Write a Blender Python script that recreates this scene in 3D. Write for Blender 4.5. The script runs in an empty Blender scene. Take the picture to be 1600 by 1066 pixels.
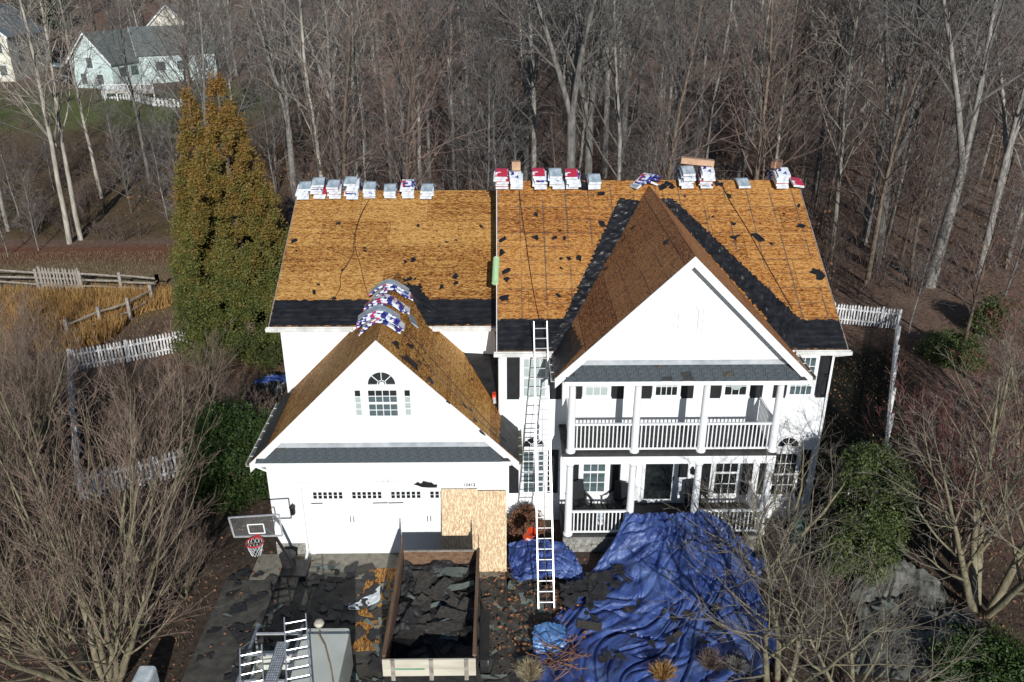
import bpy, math, random
import numpy as np
from mathutils import Vector, Matrix, noise as mnoise
from math import sin, cos, pi, radians, sqrt
C = bpy.context.scene.collection
SC = bpy.context.scene
# ------------------------------------------------------------------ camera, sky, sun
cam = bpy.data.cameras.new('camera'); camo = bpy.data.objects.new('camera', cam); C.objects.link(camo)
CAMP = Vector((7.203, -21.949, 17.336)); PITCH = 24.3; YAW = -0.718; FPX = 1320.5
camo.location = CAMP; camo.rotation_euler = (radians(90 - PITCH), 0, radians(YAW))
cam.sensor_width = 36; cam.lens = FPX / 1600 * 36; cam.clip_start = 0.1; cam.clip_end = 3000
SC.camera = camo
SUN_EL = 24.0; SUN_AZ = 9.0           # azimuth: degrees right of straight behind the camera
w = bpy.data.worlds.new('World'); SC.world = w; w.use_nodes = True
nt = w.node_tree; bg = nt.nodes['Background']
sky = nt.nodes.new('ShaderNodeTexSky'); sky.sky_type = 'NISHITA'; sky.sun_disc = False
sky.sun_elevation = radians(SUN_EL); sky.sun_rotation = radians(180 - SUN_AZ)
sky.air_density = 1.0; sky.dust_density = 0.1; sky.ozone_density = 3.0
nt.links.new(sky.outputs[0], bg.inputs[0]); bg.inputs[1].default_value = 0.068
sl = bpy.data.lights.new('sun', 'SUN'); sl.energy = 4.5; sl.angle = radians(0.5); sl.color = (1.0, 0.985, 0.96)
so = bpy.data.objects.new('sun', sl); C.objects.link(so)
sd = Vector((sin(radians(SUN_AZ)) * cos(radians(SUN_EL)), -cos(radians(SUN_AZ)) * cos(radians(SUN_EL)), sin(radians(SUN_EL))))
so.rotation_euler = sd.to_track_quat('Z', 'Y').to_euler(); so.location = (20, -60, 60)
SC.view_settings.view_transform = 'Standard'; SC.view_settings.look = 'None'
SC.view_settings.exposure = 0.0; SC.view_settings.gamma = 1.0; SC.view_settings.use_curve_mapping = False
SC.render.engine = 'CYCLES'; SC.cycles.max_bounces = 6; SC.cycles.diffuse_bounces = 3

# ------------------------------------------------------------------ placement helper (survey of the place)
_th, _ya = radians(PITCH), radians(YAW)
_fw = Vector((-sin(_ya) * cos(_th), cos(_ya) * cos(_th), -sin(_th))); _r = Vector((cos(_ya), sin(_ya), 0)); _u = _r.cross(_fw)
def ray(u, v): return _fw * FPX + _r * (u - 800) - _u * (v - 533)
def un(u, v, ax, val):
    d = ray(u, v); i = 'xyz'.index(ax); return CAMP + d * ((val - CAMP[i]) / d[i])
# ------------------------------------------------------------------ mesh helpers
class MB:
    def __init__(s): s.V = []; s.F = []; s.M = []; s.UV = None
    def add(s, vs, fs, m=0):
        o = len(s.V); s.V.extend([tuple(v) for v in vs]); s.F.extend([tuple(i + o for i in f) for f in fs]); s.M.extend([m] * len(fs)); return s
    def box(s, x0, x1, y0, y1, z0, z1, m=0):
        return s.add([(x0,y0,z0),(x1,y0,z0),(x1,y1,z0),(x0,y1,z0),(x0,y0,z1),(x1,y0,z1),(x1,y1,z1),(x0,y1,z1)],
                     [(0,3,2,1),(4,5,6,7),(0,1,5,4),(1,2,6,5),(2,3,7,6),(3,0,4,7)], m)
    def obox(s, o, a, b, c, m=0):        # corner o, edge vectors a,b,c
        o, a, b, c = map(Vector, (o, a, b, c))
        P = [o, o+a, o+a+b, o+b, o+c, o+a+c, o+a+b+c, o+b+c]
        return s.add(P, [(0,3,2,1),(4,5,6,7),(0,1,5,4),(1,2,6,5),(2,3,7,6),(3,0,4,7)], m)
    def bar(s, p, q, w, h=None, m=0, up=(0,0,1)):  # rectangular bar from p to q
        p, q = Vector(p), Vector(q); h = h or w; d = (q - p)
        up = Vector(up); sidev = d.cross(up)
        if sidev.length < 1e-6: sidev = d.cross(Vector((1,0,0)))
        sidev.normalize(); u2 = sidev.cross(d).normalized()
        return s.obox(p - sidev*w/2 - u2*h/2, d, sidev*w, u2*h, m)
    def prism(s, poly, y0, y1, m=0):     # poly of (x,z), extruded along y
        n = len(poly); V = [(x, y0, z) for x, z in poly] + [(x, y1, z) for x, z in poly]
        return s.add(V, [tuple(range(n)), tuple(range(2*n-1, n-1, -1))] + [(i, i+n, (i+1) % n + n, (i+1) % n) for i in range(n)], m)
    def tube(s, pts, rad, n=5, m=0, cap=True):
        pts = [Vector(p) for p in pts]; k = len(pts)
        if not hasattr(rad, '__len__'): rad = [rad]*k
        V = []; ref = None
        for i, p in enumerate(pts):
            d = (pts[min(i+1,k-1)] - pts[max(i-1,0)])
            if d.length < 1e-9: d = Vector((0,0,1))
            d.normalize()
            if ref is None:
                ref = d.cross(Vector((0.31,0.17,0.93)));
                if ref.length < 1e-3: ref = d.cross(Vector((1,0,0)))
            a = (ref - d*ref.dot(d))
            if a.length < 1e-6: a = d.orthogonal()
            a.normalize(); ref = a; b = d.cross(a)
            for j in range(n):
                t = 2*pi*j/n; V.append(p + (a*cos(t) + b*sin(t))*rad[i])
        F = [(i*n+j, i*n+(j+1)%n, (i+1)*n+(j+1)%n, (i+1)*n+j) for i in range(k-1) for j in range(n)]
        if cap and n > 3: F += [tuple(range(n-1,-1,-1)), tuple((k-1)*n+j for j in range(n))]
        return s.add(V, F, m)
    def lathe(s, prof, c=(0,0,0), n=20, m=0):
        V = [(c[0]+r*cos(2*pi*j/n), c[1]+r*sin(2*pi*j/n), c[2]+z) for r, z in prof for j in range(n)]
        F = [(i*n+j, i*n+(j+1)%n, (i+1)*n+(j+1)%n, (i+1)*n+j) for i in range(len(prof)-1) for j in range(n)]
        return s.add(V, F + [tuple(range(n-1,-1,-1)), tuple((len(prof)-1)*n+j for j in range(n))], m)
    def mesh(s, name, mats, org=(0,0,0), smooth=False):
        me = bpy.data.meshes.new(name); ox, oy, oz = org
        me.from_pydata([(x-ox, y-oy, z-oz) for x, y, z in s.V], [], s.F)
        if not isinstance(mats, (list, tuple)): mats = [mats]
        for mt in mats: me.materials.append(mt)
        if len(mats) > 1: me.polygons.foreach_set('material_index', s.M)
        if s.UV is not None:
            uvl = me.uv_layers.new(name='UVMap'); li = np.empty(len(me.loops), dtype=np.int32); me.loops.foreach_get('vertex_index', li)
            uvl.data.foreach_set('uv', np.array(s.UV, dtype=np.float32)[li].ravel())
        if smooth: me.polygons.foreach_set('use_smooth', [True]*len(s.F))
        return me
def worg(o):
    p = Vector((0,0,0))
    while o is not None: p += o.location; o = o.parent
    return p
def link(name, me, parent=None, loc=(0,0,0), rot=(0,0,0), scale=None):
    o = bpy.data.objects.new(name, me); o.location = loc; o.rotation_euler = rot
    if scale: o.scale = (scale,)*3 if not hasattr(scale, '__len__') else scale
    if parent: o.parent = parent
    C.objects.link(o); return o
def part(name, mb, mat, parent, smooth=False, label=None, kind=None):   # verts in world space
    o = link(name, mb.mesh(name, mat, worg(parent), smooth), parent)
    if label: o['label'] = label
    if kind: o['kind'] = kind
    return o
def tag(o, label=None, cat=None, group=None, kind=None):
    if label: o['label'] = label
    if cat: o['category'] = cat
    if group: o['group'] = group
    if kind: o['kind'] = kind
    return o
def thing(name, label, cat, loc=(0,0,0), rot=(0,0,0), group=None):
    o = bpy.data.objects.new(name, None); o.location = loc; o.rotation_euler = rot; o.empty_display_size = .2; C.objects.link(o)
    return tag(o, label, cat, group)
def single(name, mb, mat, label, cat, group=None, org=None, smooth=False):   # a thing that is one mesh, verts in world space
    if org is None:
        a = np.array(mb.V); org = ((a[:,0].min()+a[:,0].max())/2, (a[:,1].min()+a[:,1].max())/2, a[:,2].min())
    return tag(link(name, mb.mesh(name, mat, org, smooth), None, org), label, cat, group)
def copy_tree(o, loc, rot=None, label=None, scale=None, parent=None):
    c = o.copy(); C.objects.link(c); c.parent = parent
    if parent is None:
        c.location = loc
        if rot is not None: c.rotation_euler = rot
        if scale: c.scale = (scale,)*3
        if label: c['label'] = label
    for ch in o.children: copy_tree(ch, None, parent=c)
    return c
RNG = random.Random(7)
def nz(x, y, z=0.0): return mnoise.noise(Vector((x, y, z)))
ORD = ['first','second','third','fourth','fifth','sixth','seventh','eighth','ninth','tenth','eleventh','twelfth','thirteenth','fourteenth']
# ------------------------------------------------------------------ materials
def newmat(name):
    m = bpy.data.materials.new(name); m.use_nodes = True; n = m.node_tree; return m, n, n.nodes, n.links, n.nodes['Principled BSDF']
def ramp(N, stops):
    r = N.new('ShaderNodeValToRGB'); e = r.color_ramp.elements
    while len(e) < len(stops): e.new(0.5)
    for i, (p, c) in enumerate(stops): e[i].position = p; e[i].color = (*c, 1) if len(c) == 3 else c
    return r
def mat(name, c1, c2=None, scale=8, rough=.7, bump=0.0, bscale=None, metal=0, stretch=(1,1,1), detail=6, spec=.5, coord='Object', coat=0, p=(.35,.65)):
    m, n, N, L, b = newmat(name); b.inputs['Roughness'].default_value = rough; b.inputs['Metallic'].default_value = metal
    b.inputs['Specular IOR Level'].default_value = spec; b.inputs['Coat Weight'].default_value = coat
    tc = N.new('ShaderNodeTexCoord'); mp = N.new('ShaderNodeMapping'); mp.inputs['Scale'].default_value = stretch
    L.new(tc.outputs[coord], mp.inputs[0])
    if c2 is None: b.inputs['Base Color'].default_value = (*c1, 1)
    else:
        t = N.new('ShaderNodeTexNoise'); t.inputs['Scale'].default_value = scale; t.inputs['Detail'].default_value = detail; t.inputs['Roughness'].default_value = .6
        r = ramp(N, [(p[0], c1), (p[1], c2)]); L.new(mp.outputs[0], t.inputs[0]); L.new(t.outputs[0], r.inputs[0]); L.new(r.outputs[0], b.inputs['Base Color'])
    if bump:
        t2 = N.new('ShaderNodeTexNoise'); t2.inputs['Scale'].default_value = bscale or scale*3; t2.inputs['Detail'].default_value = 4
        bp = N.new('ShaderNodeBump'); bp.inputs['Strength'].default_value = bump; bp.inputs['Distance'].default_value = .02
        L.new(mp.outputs[0], t2.inputs[0]); L.new(t2.outputs[0], bp.inputs['Height']); L.new(bp.outputs[0], b.inputs['Normal'])
    return m
def osb_mat(name, dark, mid, light, grid=False, gridcol=(.05,.06,.06), tone=1.0, band=0.5):
    m, n, N, L, b = newmat(name); b.inputs['Roughness'].default_value = .75; b.inputs['Specular IOR Level'].default_value = .25
    tc = N.new('ShaderNodeTexCoord'); oi = N.new('ShaderNodeObjectInfo')
    mp = N.new('ShaderNodeMapping'); mp.inputs['Scale'].default_value = (13, 46, 1); L.new(tc.outputs['UV'], mp.inputs[0])
    v = N.new('ShaderNodeTexVoronoi'); v.inputs['Scale'].default_value = 1.0; v.inputs['Randomness'].default_value = 1; L.new(mp.outputs[0], v.inputs[0])
    t = N.new('ShaderNodeTexNoise'); t.inputs['Scale'].default_value = 1.6; t.inputs['Detail'].default_value = 7; t.inputs['Roughness'].default_value = .7
    mp2 = N.new('ShaderNodeMapping'); mp2.inputs['Scale'].default_value = (2.6, 10, 1); L.new(tc.outputs['UV'], mp2.inputs[0]); L.new(mp2.outputs[0], t.inputs[0])
    sep = N.new('ShaderNodeSeparateColor'); L.new(v.outputs['Color'], sep.inputs[0])
    a1 = N.new('ShaderNodeMath'); a1.operation = 'MULTIPLY'; a1.inputs[1].default_value = .62; L.new(sep.outputs[0], a1.inputs[0])
    a2 = N.new('ShaderNodeMath'); a2.operation = 'MULTIPLY_ADD'; a2.inputs[1].default_value = .75; L.new(t.outputs[0], a2.inputs[0]); L.new(a1.outputs[0], a2.inputs[2])
    a3 = N.new('ShaderNodeMath'); a3.operation = 'MULTIPLY_ADD'; a3.inputs[1].default_value = .24; L.new(oi.outputs['Random'], a3.inputs[0]); L.new(a2.outputs[0], a3.inputs[2])
    # weathering bands along the old shingle courses
    wv = N.new('ShaderNodeTexNoise'); wv.noise_dimensions = '3D'; wv.inputs['Scale'].default_value = 1; wv.inputs['Detail'].default_value = 3
    mp3 = N.new('ShaderNodeMapping'); mp3.inputs['Scale'].default_value = (.22, 5.5, 1); L.new(tc.outputs['UV'], mp3.inputs[0]); L.new(mp3.outputs[0], wv.inputs[0])
    a4 = N.new('ShaderNodeMath'); a4.operation = 'MULTIPLY_ADD'; a4.inputs[1].default_value = band; L.new(wv.outputs[0], a4.inputs[0]); L.new(a3.outputs[0], a4.inputs[2])
    mr = N.new('ShaderNodeMapRange'); mr.inputs['From Min'].default_value = .24+band*.5; mr.inputs['From Max'].default_value = 1.32+band*.5; L.new(a4.outputs[0], mr.inputs[0])
    red = (mid[0]*.82, mid[1]*.66, mid[2]*.7)
    r = ramp(N, [(.22, dark), (.38, red), (.50, mid), (.80, light)]); L.new(mr.outputs[0], r.inputs[0]); col = r.outputs[0]
    if grid:
        s2 = N.new('ShaderNodeSeparateXYZ'); L.new(tc.outputs['UV'], s2.inputs[0])
        def lines(sock, sp, wd):
            f = N.new('ShaderNodeMath'); f.operation = 'PINGPONG'; f.inputs[1].default_value = sp/2; L.new(sock, f.inputs[0])
            g = N.new('ShaderNodeMath'); g.operation = 'LESS_THAN'; g.inputs[1].default_value = wd; L.new(f.outputs[0], g.inputs[0]); return g.outputs[0]
        l1, l2 = lines(s2.outputs[0], .8, .022), lines(s2.outputs[1], .61, .013)
        mx = N.new('ShaderNodeMath'); mx.operation = 'MAXIMUM'; L.new(l1, mx.inputs[0]); L.new(l2, mx.inputs[1])
        g3 = N.new('ShaderNodeTexNoise'); g3.inputs['Scale'].default_value = .9; g3.inputs['Detail'].default_value = 4; L.new(tc.outputs['UV'], g3.inputs[0])
        g4 = ramp(N, [(.36, (0,0,0)), (.5, (1,1,1))]); L.new(g3.outputs[0], g4.inputs[0])
        ml = N.new('ShaderNodeMath'); ml.operation = 'MULTIPLY'; L.new(mx.outputs[0], ml.inputs[0]); L.new(g4.outputs[0], ml.inputs[1])
        m2 = N.new('ShaderNodeMath'); m2.operation = 'MULTIPLY'; m2.inputs[1].default_value = .7; L.new(ml.outputs[0], m2.inputs[0])
        mix = N.new('ShaderNodeMix'); mix.data_type = 'RGBA'; L.new(m2.outputs[0], mix.inputs['Factor']); L.new(col, mix.inputs['A']); mix.inputs['B'].default_value = (*gridcol, 1); col = mix.outputs['Result']
    L.new(col, b.inputs['Base Color'])
    bp = N.new('ShaderNodeBump'); bp.inputs['Strength'].default_value = .35; bp.inputs['Distance'].default_value = .006; L.new(a2.outputs[0], bp.inputs['Height']); L.new(bp.outputs[0], b.inputs['Normal'])
    return m
M = {}
M['osb'] = osb_mat('osb_weathered', (.085,.03,.007), (.345,.158,.034), (.55,.33,.11), band=.6)
M['osb_grid'] = osb_mat('osb_weathered_ruled', (.08,.027,.007), (.355,.142,.030), (.55,.30,.095), grid=True, band=.55)
M['osb_red'] = osb_mat('osb_red_ruled', (.10,.035,.012), (.33,.135,.05), (.48,.25,.10), grid=True, band=.3)
M['osb_new'] = osb_mat('osb_new', (.48,.34,.18), (.68,.54,.33), (.82,.70,.50), band=.1)
M['under'] = mat('roof_edge_wood', (.09,.045,.02), (.16,.085,.04), 6, .9)
M['felt'] = mat('roofing_felt', (.007,.007,.008), (.022,.022,.024), 3, .42, .6, 7, spec=.6)
M['felt2'] = mat('roofing_felt_dusty', (.012,.012,.014), (.035,.034,.034), 4, .65, .4, 12)
M['white'] = mat('white_vinyl', (.76,.77,.78), (.82,.82,.82), 1.5, .5, .05)
M['trim'] = mat('white_trim', (.78,.79,.79), (.84,.84,.83), 2, .45)
M['gutter'] = mat('gutter_white_grimy', (.5,.5,.47), (.74,.74,.71), 3, .5, stretch=(1,.3,1))
M['gutter_green'] = mat('gutter_algae', (.16,.2,.09), (.42,.45,.30), 5, .7)
M['gut_in'] = mat('gutter_inside', (.05,.05,.035), (.13,.12,.09), 8, .8)
M['flash'] = mat('flashing', (.42,.45,.47), (.62,.64,.65), 2.5, .35, metal=.3)
M['shingle'] = mat('shingle_slate', (.035,.047,.053), (.085,.10,.11), 26, .9, .5, 90)
M['shingle_old'] = mat('shingle_brown_back', (.03,.027,.023), (.085,.075,.062), 14, .95, .5, 60)
M['shingle_green'] = mat('shingle_grey_green', (.11,.135,.115), (.21,.24,.21), 40, .9, .4, 90)
M['black'] = mat('shutter_black', (.012,.013,.015), (.02,.021,.024), 5, .45)
M['door_hw'] = mat('iron_black', (.01,.01,.01), None, rough=.5)
M['glass_dark'] = mat('window_glass_dark', (.008,.01,.012), (.03,.035,.035), 1.2, .08, spec=.8)
M['glass_blind'] = mat('window_glass_blinds', (.36,.42,.41), (.47,.53,.51), .8, .15, stretch=(1,1,24), spec=.6)
M['glass_grey'] = mat('window_glass_grey', (.045,.07,.075), (.13,.175,.185), 1.0, .12, stretch=(1,1,6), spec=.6)
M['alu'] = mat('aluminium', (.62,.63,.64), (.78,.78,.78), 6, .35, metal=.55, stretch=(1,1,.2))
M['alu_dark'] = mat('aluminium_worn', (.18,.2,.22), (.42,.44,.46), 7, .4, metal=.5)
M['steel_blk'] = mat('steel_black', (.012,.012,.013), (.03,.028,.026), 5, .5)
M['truck'] = mat('truck_off_white', (.52,.54,.47), (.62,.64,.57), 1.2, .3, coat=.5)
M['timber'] = mat('sideboard_timber', (.10,.055,.03), (.22,.13,.075), 6, .8, .3, 20, stretch=(1,.15,2))
M['timber_pale'] = mat('timber_pale_painted', (.40,.36,.27), (.60,.56,.45), 3, .75, .2, 20, stretch=(.2,1,1))
M['tim_grey'] = mat('timber_weathered_grey', (.20,.17,.14), (.38,.34,.29), 5, .85, .3, 30)
M['green_p'] = mat('green_paint', (.08,.25,.14), (.16,.34,.22), 8, .7)
M['stone'] = mat('stone_veneer', (.17,.165,.15), (.38,.37,.33), 9, .9, .6, 30)
M['mortar'] = mat('mortar', (.22,.21,.19), (.3,.29,.27), 20, .95)
M['deck'] = mat('decking_dark', (.022,.022,.022), (.05,.048,.045), 4, .7)
M['ceil'] = M['trim']
M['concrete'] = mat('driveway_concrete', (.17,.155,.12), (.26,.24,.19), 5, .9, .3, 60)
M['drive'] = mat('driveway_dirty', (.035,.033,.028), (.085,.08,.068), 3.2, .92, .5, 30)
def tarp_mat(nm='tarp_blue', st=((.017,.034,.14), (.038,.075,.25), (.11,.17,.36)), ro=.5, dist=.22):
    m, n, N, L, b = newmat(nm); b.inputs['Roughness'].default_value = ro; b.inputs['Specular IOR Level'].default_value = .6
    tc = N.new('ShaderNodeTexCoord'); t = N.new('ShaderNodeTexNoise'); t.inputs['Scale'].default_value = 1.3; t.inputs['Detail'].default_value = 8; t.inputs['Roughness'].default_value = .65; L.new(tc.outputs['Object'], t.inputs[0])
    r = ramp(N, [(.3, st[0]), (.5, st[1]), (.72, st[2])]); L.new(t.outputs[0], r.inputs[0]); L.new(r.outputs[0], b.inputs['Base Color'])
    hs = []
    for sc, k_ in (((1.1,.55,1), 1.0), ((2.6,1.2,1), .5), ((6,3.2,1), .22)):
        mp = N.new('ShaderNodeMapping'); mp.inputs['Scale'].default_value = sc; mp.inputs['Rotation'].default_value = (0,0,.3*k_)
        nd = N.new('ShaderNodeTexNoise'); nd.inputs['Scale'].default_value = 1.1; nd.inputs['Detail'].default_value = 2; L.new(tc.outputs['UV'], nd.inputs[0])
        va = N.new('ShaderNodeVectorMath'); va.operation = 'MULTIPLY_ADD'; L.new(nd.outputs['Color'], va.inputs[0]); va.inputs[1].default_value = (.8,.8,0); L.new(tc.outputs['UV'], va.inputs[2]); L.new(va.outputs[0], mp.inputs[0])
        w1 = N.new('ShaderNodeTexVoronoi'); w1.inputs['Scale'].default_value = 1.0; L.new(mp.outputs[0], w1.inputs[0]); q = N.new('ShaderNodeMath'); q.operation = 'MULTIPLY_ADD'; q.inputs[1].default_value = k_; L.new(w1.outputs[0], q.inputs[0])
        if hs: L.new(hs[-1], q.inputs[2])
        else: q.inputs[2].default_value = 0
        hs.append(q.outputs[0])
    b1 = N.new('ShaderNodeBump'); b1.inputs['Strength'].default_value = 1.0; b1.inputs['Distance'].default_value = dist; L.new(hs[-1], b1.inputs['Height']); L.new(b1.outputs[0], b.inputs['Normal']); return m
M['tarp'] = tarp_mat()
M['tarp_gry'] = tarp_mat('tarp_grey_mesh', ((.035,.037,.032), (.11,.11,.095), (.24,.235,.205)), .75, .3)
M['tarp_blk'] = tarp_mat('tarp_black', ((.006,.006,.007), (.012,.012,.014), (.03,.03,.032)), .4, .4)
M['tarp_lt'] = mat('tarp_light_blue', (.05,.16,.40), (.13,.27,.52), 5, .35, .2, 20)
M['bark'] = mat('bark_grey', (.10,.093,.082), (.28,.262,.235), 7, .9, .5, 20, stretch=(1,1,.25))
M['bark_pale'] = mat('bark_pale', (.2,.18,.145), (.43,.40,.335), 5, .9, .4, 16, stretch=(1,1,.3))
M['bark_brown'] = mat('bark_brown', (.07,.05,.035), (.19,.145,.105), 7, .9, .4, 16, stretch=(1,1,.3))
M['bark_olive'] = mat('bark_olive', (.11,.095,.055), (.27,.235,.15), 6, .9, .4, 16, stretch=(1,1,.3))
M['twig'] = mat('twig_grey', (.082,.076,.070), (.20,.187,.172), 1.5, .9)
M['twig_red'] = mat('twig_red_brown', (.085,.058,.048), (.17,.12,.10), 1.2, .9)
M['twig_pale'] = mat('twig_pale', (.14,.12,.10), (.33,.295,.245), 1.5, .9)
M['twig_near'] = mat('twig_near_pale', (.075,.065,.052), (.21,.185,.15), 1.5, .9)
M['twig_crim'] = mat('twig_crimson', (.16,.05,.045), (.26,.12,.10), 1.5, .8)
M['twig_olive'] = mat('twig_tan', (.115,.076,.058), (.26,.185,.142), 1.2, .9)
M['wh_pkt'] = mat('picket_white', (.62,.62,.6), (.8,.8,.79), 6, .6)
M['wh_pkt_sh'] = M['wh_pkt']
M['carton'] = mat('carton_tan', (.42,.25,.15), (.55,.36,.24), 5, .8)
M['carton_d'] = mat('carton_dark', (.14,.07,.045), (.26,.15,.10), 5, .8)
M['orange'] = mat('bucket_orange', (.62,.05,.012), (.72,.08,.02), 3, .4)
M['red'] = mat('red_plastic', (.5,.02,.02), None, rough=.4)
M['green_roll'] = mat('roll_pale_green', (.38,.6,.30), (.5,.72,.42), 4, .5)
M['hose'] = mat('hose_dark_red', (.05,.012,.012), None, rough=.5)
M['cord'] = mat('cord_black', (.01,.01,.01), None, rough=.5)
M['cyl_green'] = mat('planter_green', (.05,.1,.08), (.09,.16,.13), 4, .6)
M['carpaint_n'] = mat('paint_dark_blue', (.01,.015,.03), None, rough=.25, coat=.6)
M['carpaint_g'] = mat('paint_silver_blue', (.15,.2,.22), None, rough=.25, coat=.6)
M['carpaint_r'] = mat('paint_red', (.35,.01,.03), None, rough=.25, coat=.6)
M['tyre'] = mat('tyre', (.01,.01,.01), None, rough=.8)
M['n_wall'] = mat('neighbour_siding_mint', (.50,.60,.58), (.6,.70,.67), 1, .7)
M['n_wallc'] = mat('neighbour_siding_cream', (.62,.6,.5), (.7,.68,.58), 1, .7)
M['n_roof'] = mat('neighbour_roof_green', (.085,.105,.10), (.15,.175,.165), 5, .9)
M['n_roofb'] = mat('neighbour_roof_blue', (.12,.15,.17), (.2,.23,.25), 5, .9)
M['leaf_g'] = mat('leaf_green', (.022,.045,.01), (.065,.105,.025), 2.2, .5, spec=.35)
M['leaf_y'] = mat('leaf_yellow_green', (.035,.055,.016), (.115,.14,.045), 2.2, .5, spec=.35)
M['leaf_dk'] = mat('leaf_dark_green', (.012,.035,.01), (.035,.075,.018), 3, .5)
M['grass_gold'] = mat('grass_gold', (.24,.12,.035), (.45,.27,.09), 1.2, .9)
M['grass_pale'] = mat('grass_straw', (.25,.2,.12), (.42,.35,.22), 3, .9)
M['leaf_br'] = mat('leaf_brown', (.13,.055,.03), (.28,.14,.07), 1.5, .85)
M['leaf_or'] = mat('leaf_orange', (.25,.09,.03), (.42,.18,.07), 2, .8)
M['plastic_white'] = mat('plastic_wrap', (.42,.5,.54), (.78,.82,.84), 3, .3, .5, 10, spec=.7)
M['shell'] = mat('bundle_end_white', (.5,.53,.57), (.82,.83,.84), 9, .4)
def conifer_mat():
    m, n, N, L, b = newmat('cedar_foliage'); b.inputs['Roughness'].default_value = .7
    tc = N.new('ShaderNodeTexCoord'); s = N.new('ShaderNodeSeparateXYZ'); L.new(tc.outputs['Object'], s.inputs[0])
    t = N.new('ShaderNodeTexNoise'); t.inputs['Scale'].default_value = 1.3; t.inputs['Detail'].default_value = 8; t.inputs['Roughness'].default_value = .8; L.new(tc.outputs['Object'], t.inputs[0])
    a = N.new('ShaderNodeMath'); a.operation = 'MULTIPLY_ADD'; a.inputs[1].default_value = .028; L.new(s.outputs[2], a.inputs[0]); L.new(t.outputs[0], a.inputs[2])
    r = ramp(N, [(.42, (.022,.042,.008)), (.60, (.095,.105,.018)), (.76, (.19,.12,.022)), (.98, (.26,.12,.03))]); L.new(a.outputs[0], r.inputs[0]); L.new(r.outputs[0], b.inputs['Base Color']); return m
M['cedar'] = conifer_mat()
def print_mat(name, base, cols, seed):
    """printed plastic wrapper: flat print of coloured blocks and stripes"""
    m, n, N, L, b = newmat(name); b.inputs['Roughness'].default_value = .35
    tc = N.new('ShaderNodeTexCoord'); mp = N.new('ShaderNodeMapping'); mp.inputs['Scale'].default_value = (7, 4, 13); mp.inputs['Location'].default_value = (seed, seed*.7, 0)
    L.new(tc.outputs['Object'], mp.inputs[0])
    v = N.new('ShaderNodeTexVoronoi'); v.distance = 'CHEBYCHEV'; v.inputs['Scale'].default_value = 1.2; v.inputs['Randomness'].default_value = .7; L.new(mp.outputs[0], v.inputs[0])
    sp = N.new('ShaderNodeSeparateColor'); L.new(v.outputs['Color'], sp.inputs[0])
    r = ramp(N, [(i/len(cols), c) for i, c in enumerate(cols)]); r.color_ramp.interpolation = 'CONSTANT'; L.new(sp.outputs[0], r.inputs[0]); L.new(r.outputs[0], b.inputs['Base Color']); return m
WH = (.75,.77,.8); BL = (.03,.04,.25); RD = (.5,.03,.06); NV = (.015,.02,.07)
M['wrap_blue'] = print_mat('wrapper_blue_print', WH, [BL, WH, (.07,.09,.4), WH, BL, (.6,.66,.72), RD, WH, NV, WH], 1.3)
M['wrap_red'] = print_mat('wrapper_red_print', WH, [RD, WH, (.42,.04,.08), RD], 4.1)
M['wrap_white'] = print_mat('wrapper_white_print', WH, [WH, (.66,.71,.74), WH, BL, WH, (.6,.66,.7)], 7.7)
M['wrap_silver'] = mat('wrapper_silver', (.24,.31,.35), (.5,.57,.61), 4, .3, .3, 9, spec=.6)

def vary(m, lo=.6, hi=1.3):
    N, L = m.node_tree.nodes, m.node_tree.links; b = N['Principled BSDF']; src = b.inputs['Base Color'].links[0].from_socket
    oi = N.new('ShaderNodeObjectInfo'); mr = N.new('ShaderNodeMapRange'); mr.inputs['To Min'].default_value = lo; mr.inputs['To Max'].default_value = hi; L.new(oi.outputs['Random'], mr.inputs[0])
    mx = N.new('ShaderNodeMix'); mx.data_type = 'RGBA'; mx.blend_type = 'MULTIPLY'; mx.inputs['Factor'].default_value = 1; L.new(src, mx.inputs['A']); L.new(mr.outputs[0], mx.inputs['B']); L.new(mx.outputs['Result'], b.inputs['Base Color'])
for k_ in ('bark','bark_pale','bark_brown','twig','twig_red','twig_pale'): vary(M[k_])
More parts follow.
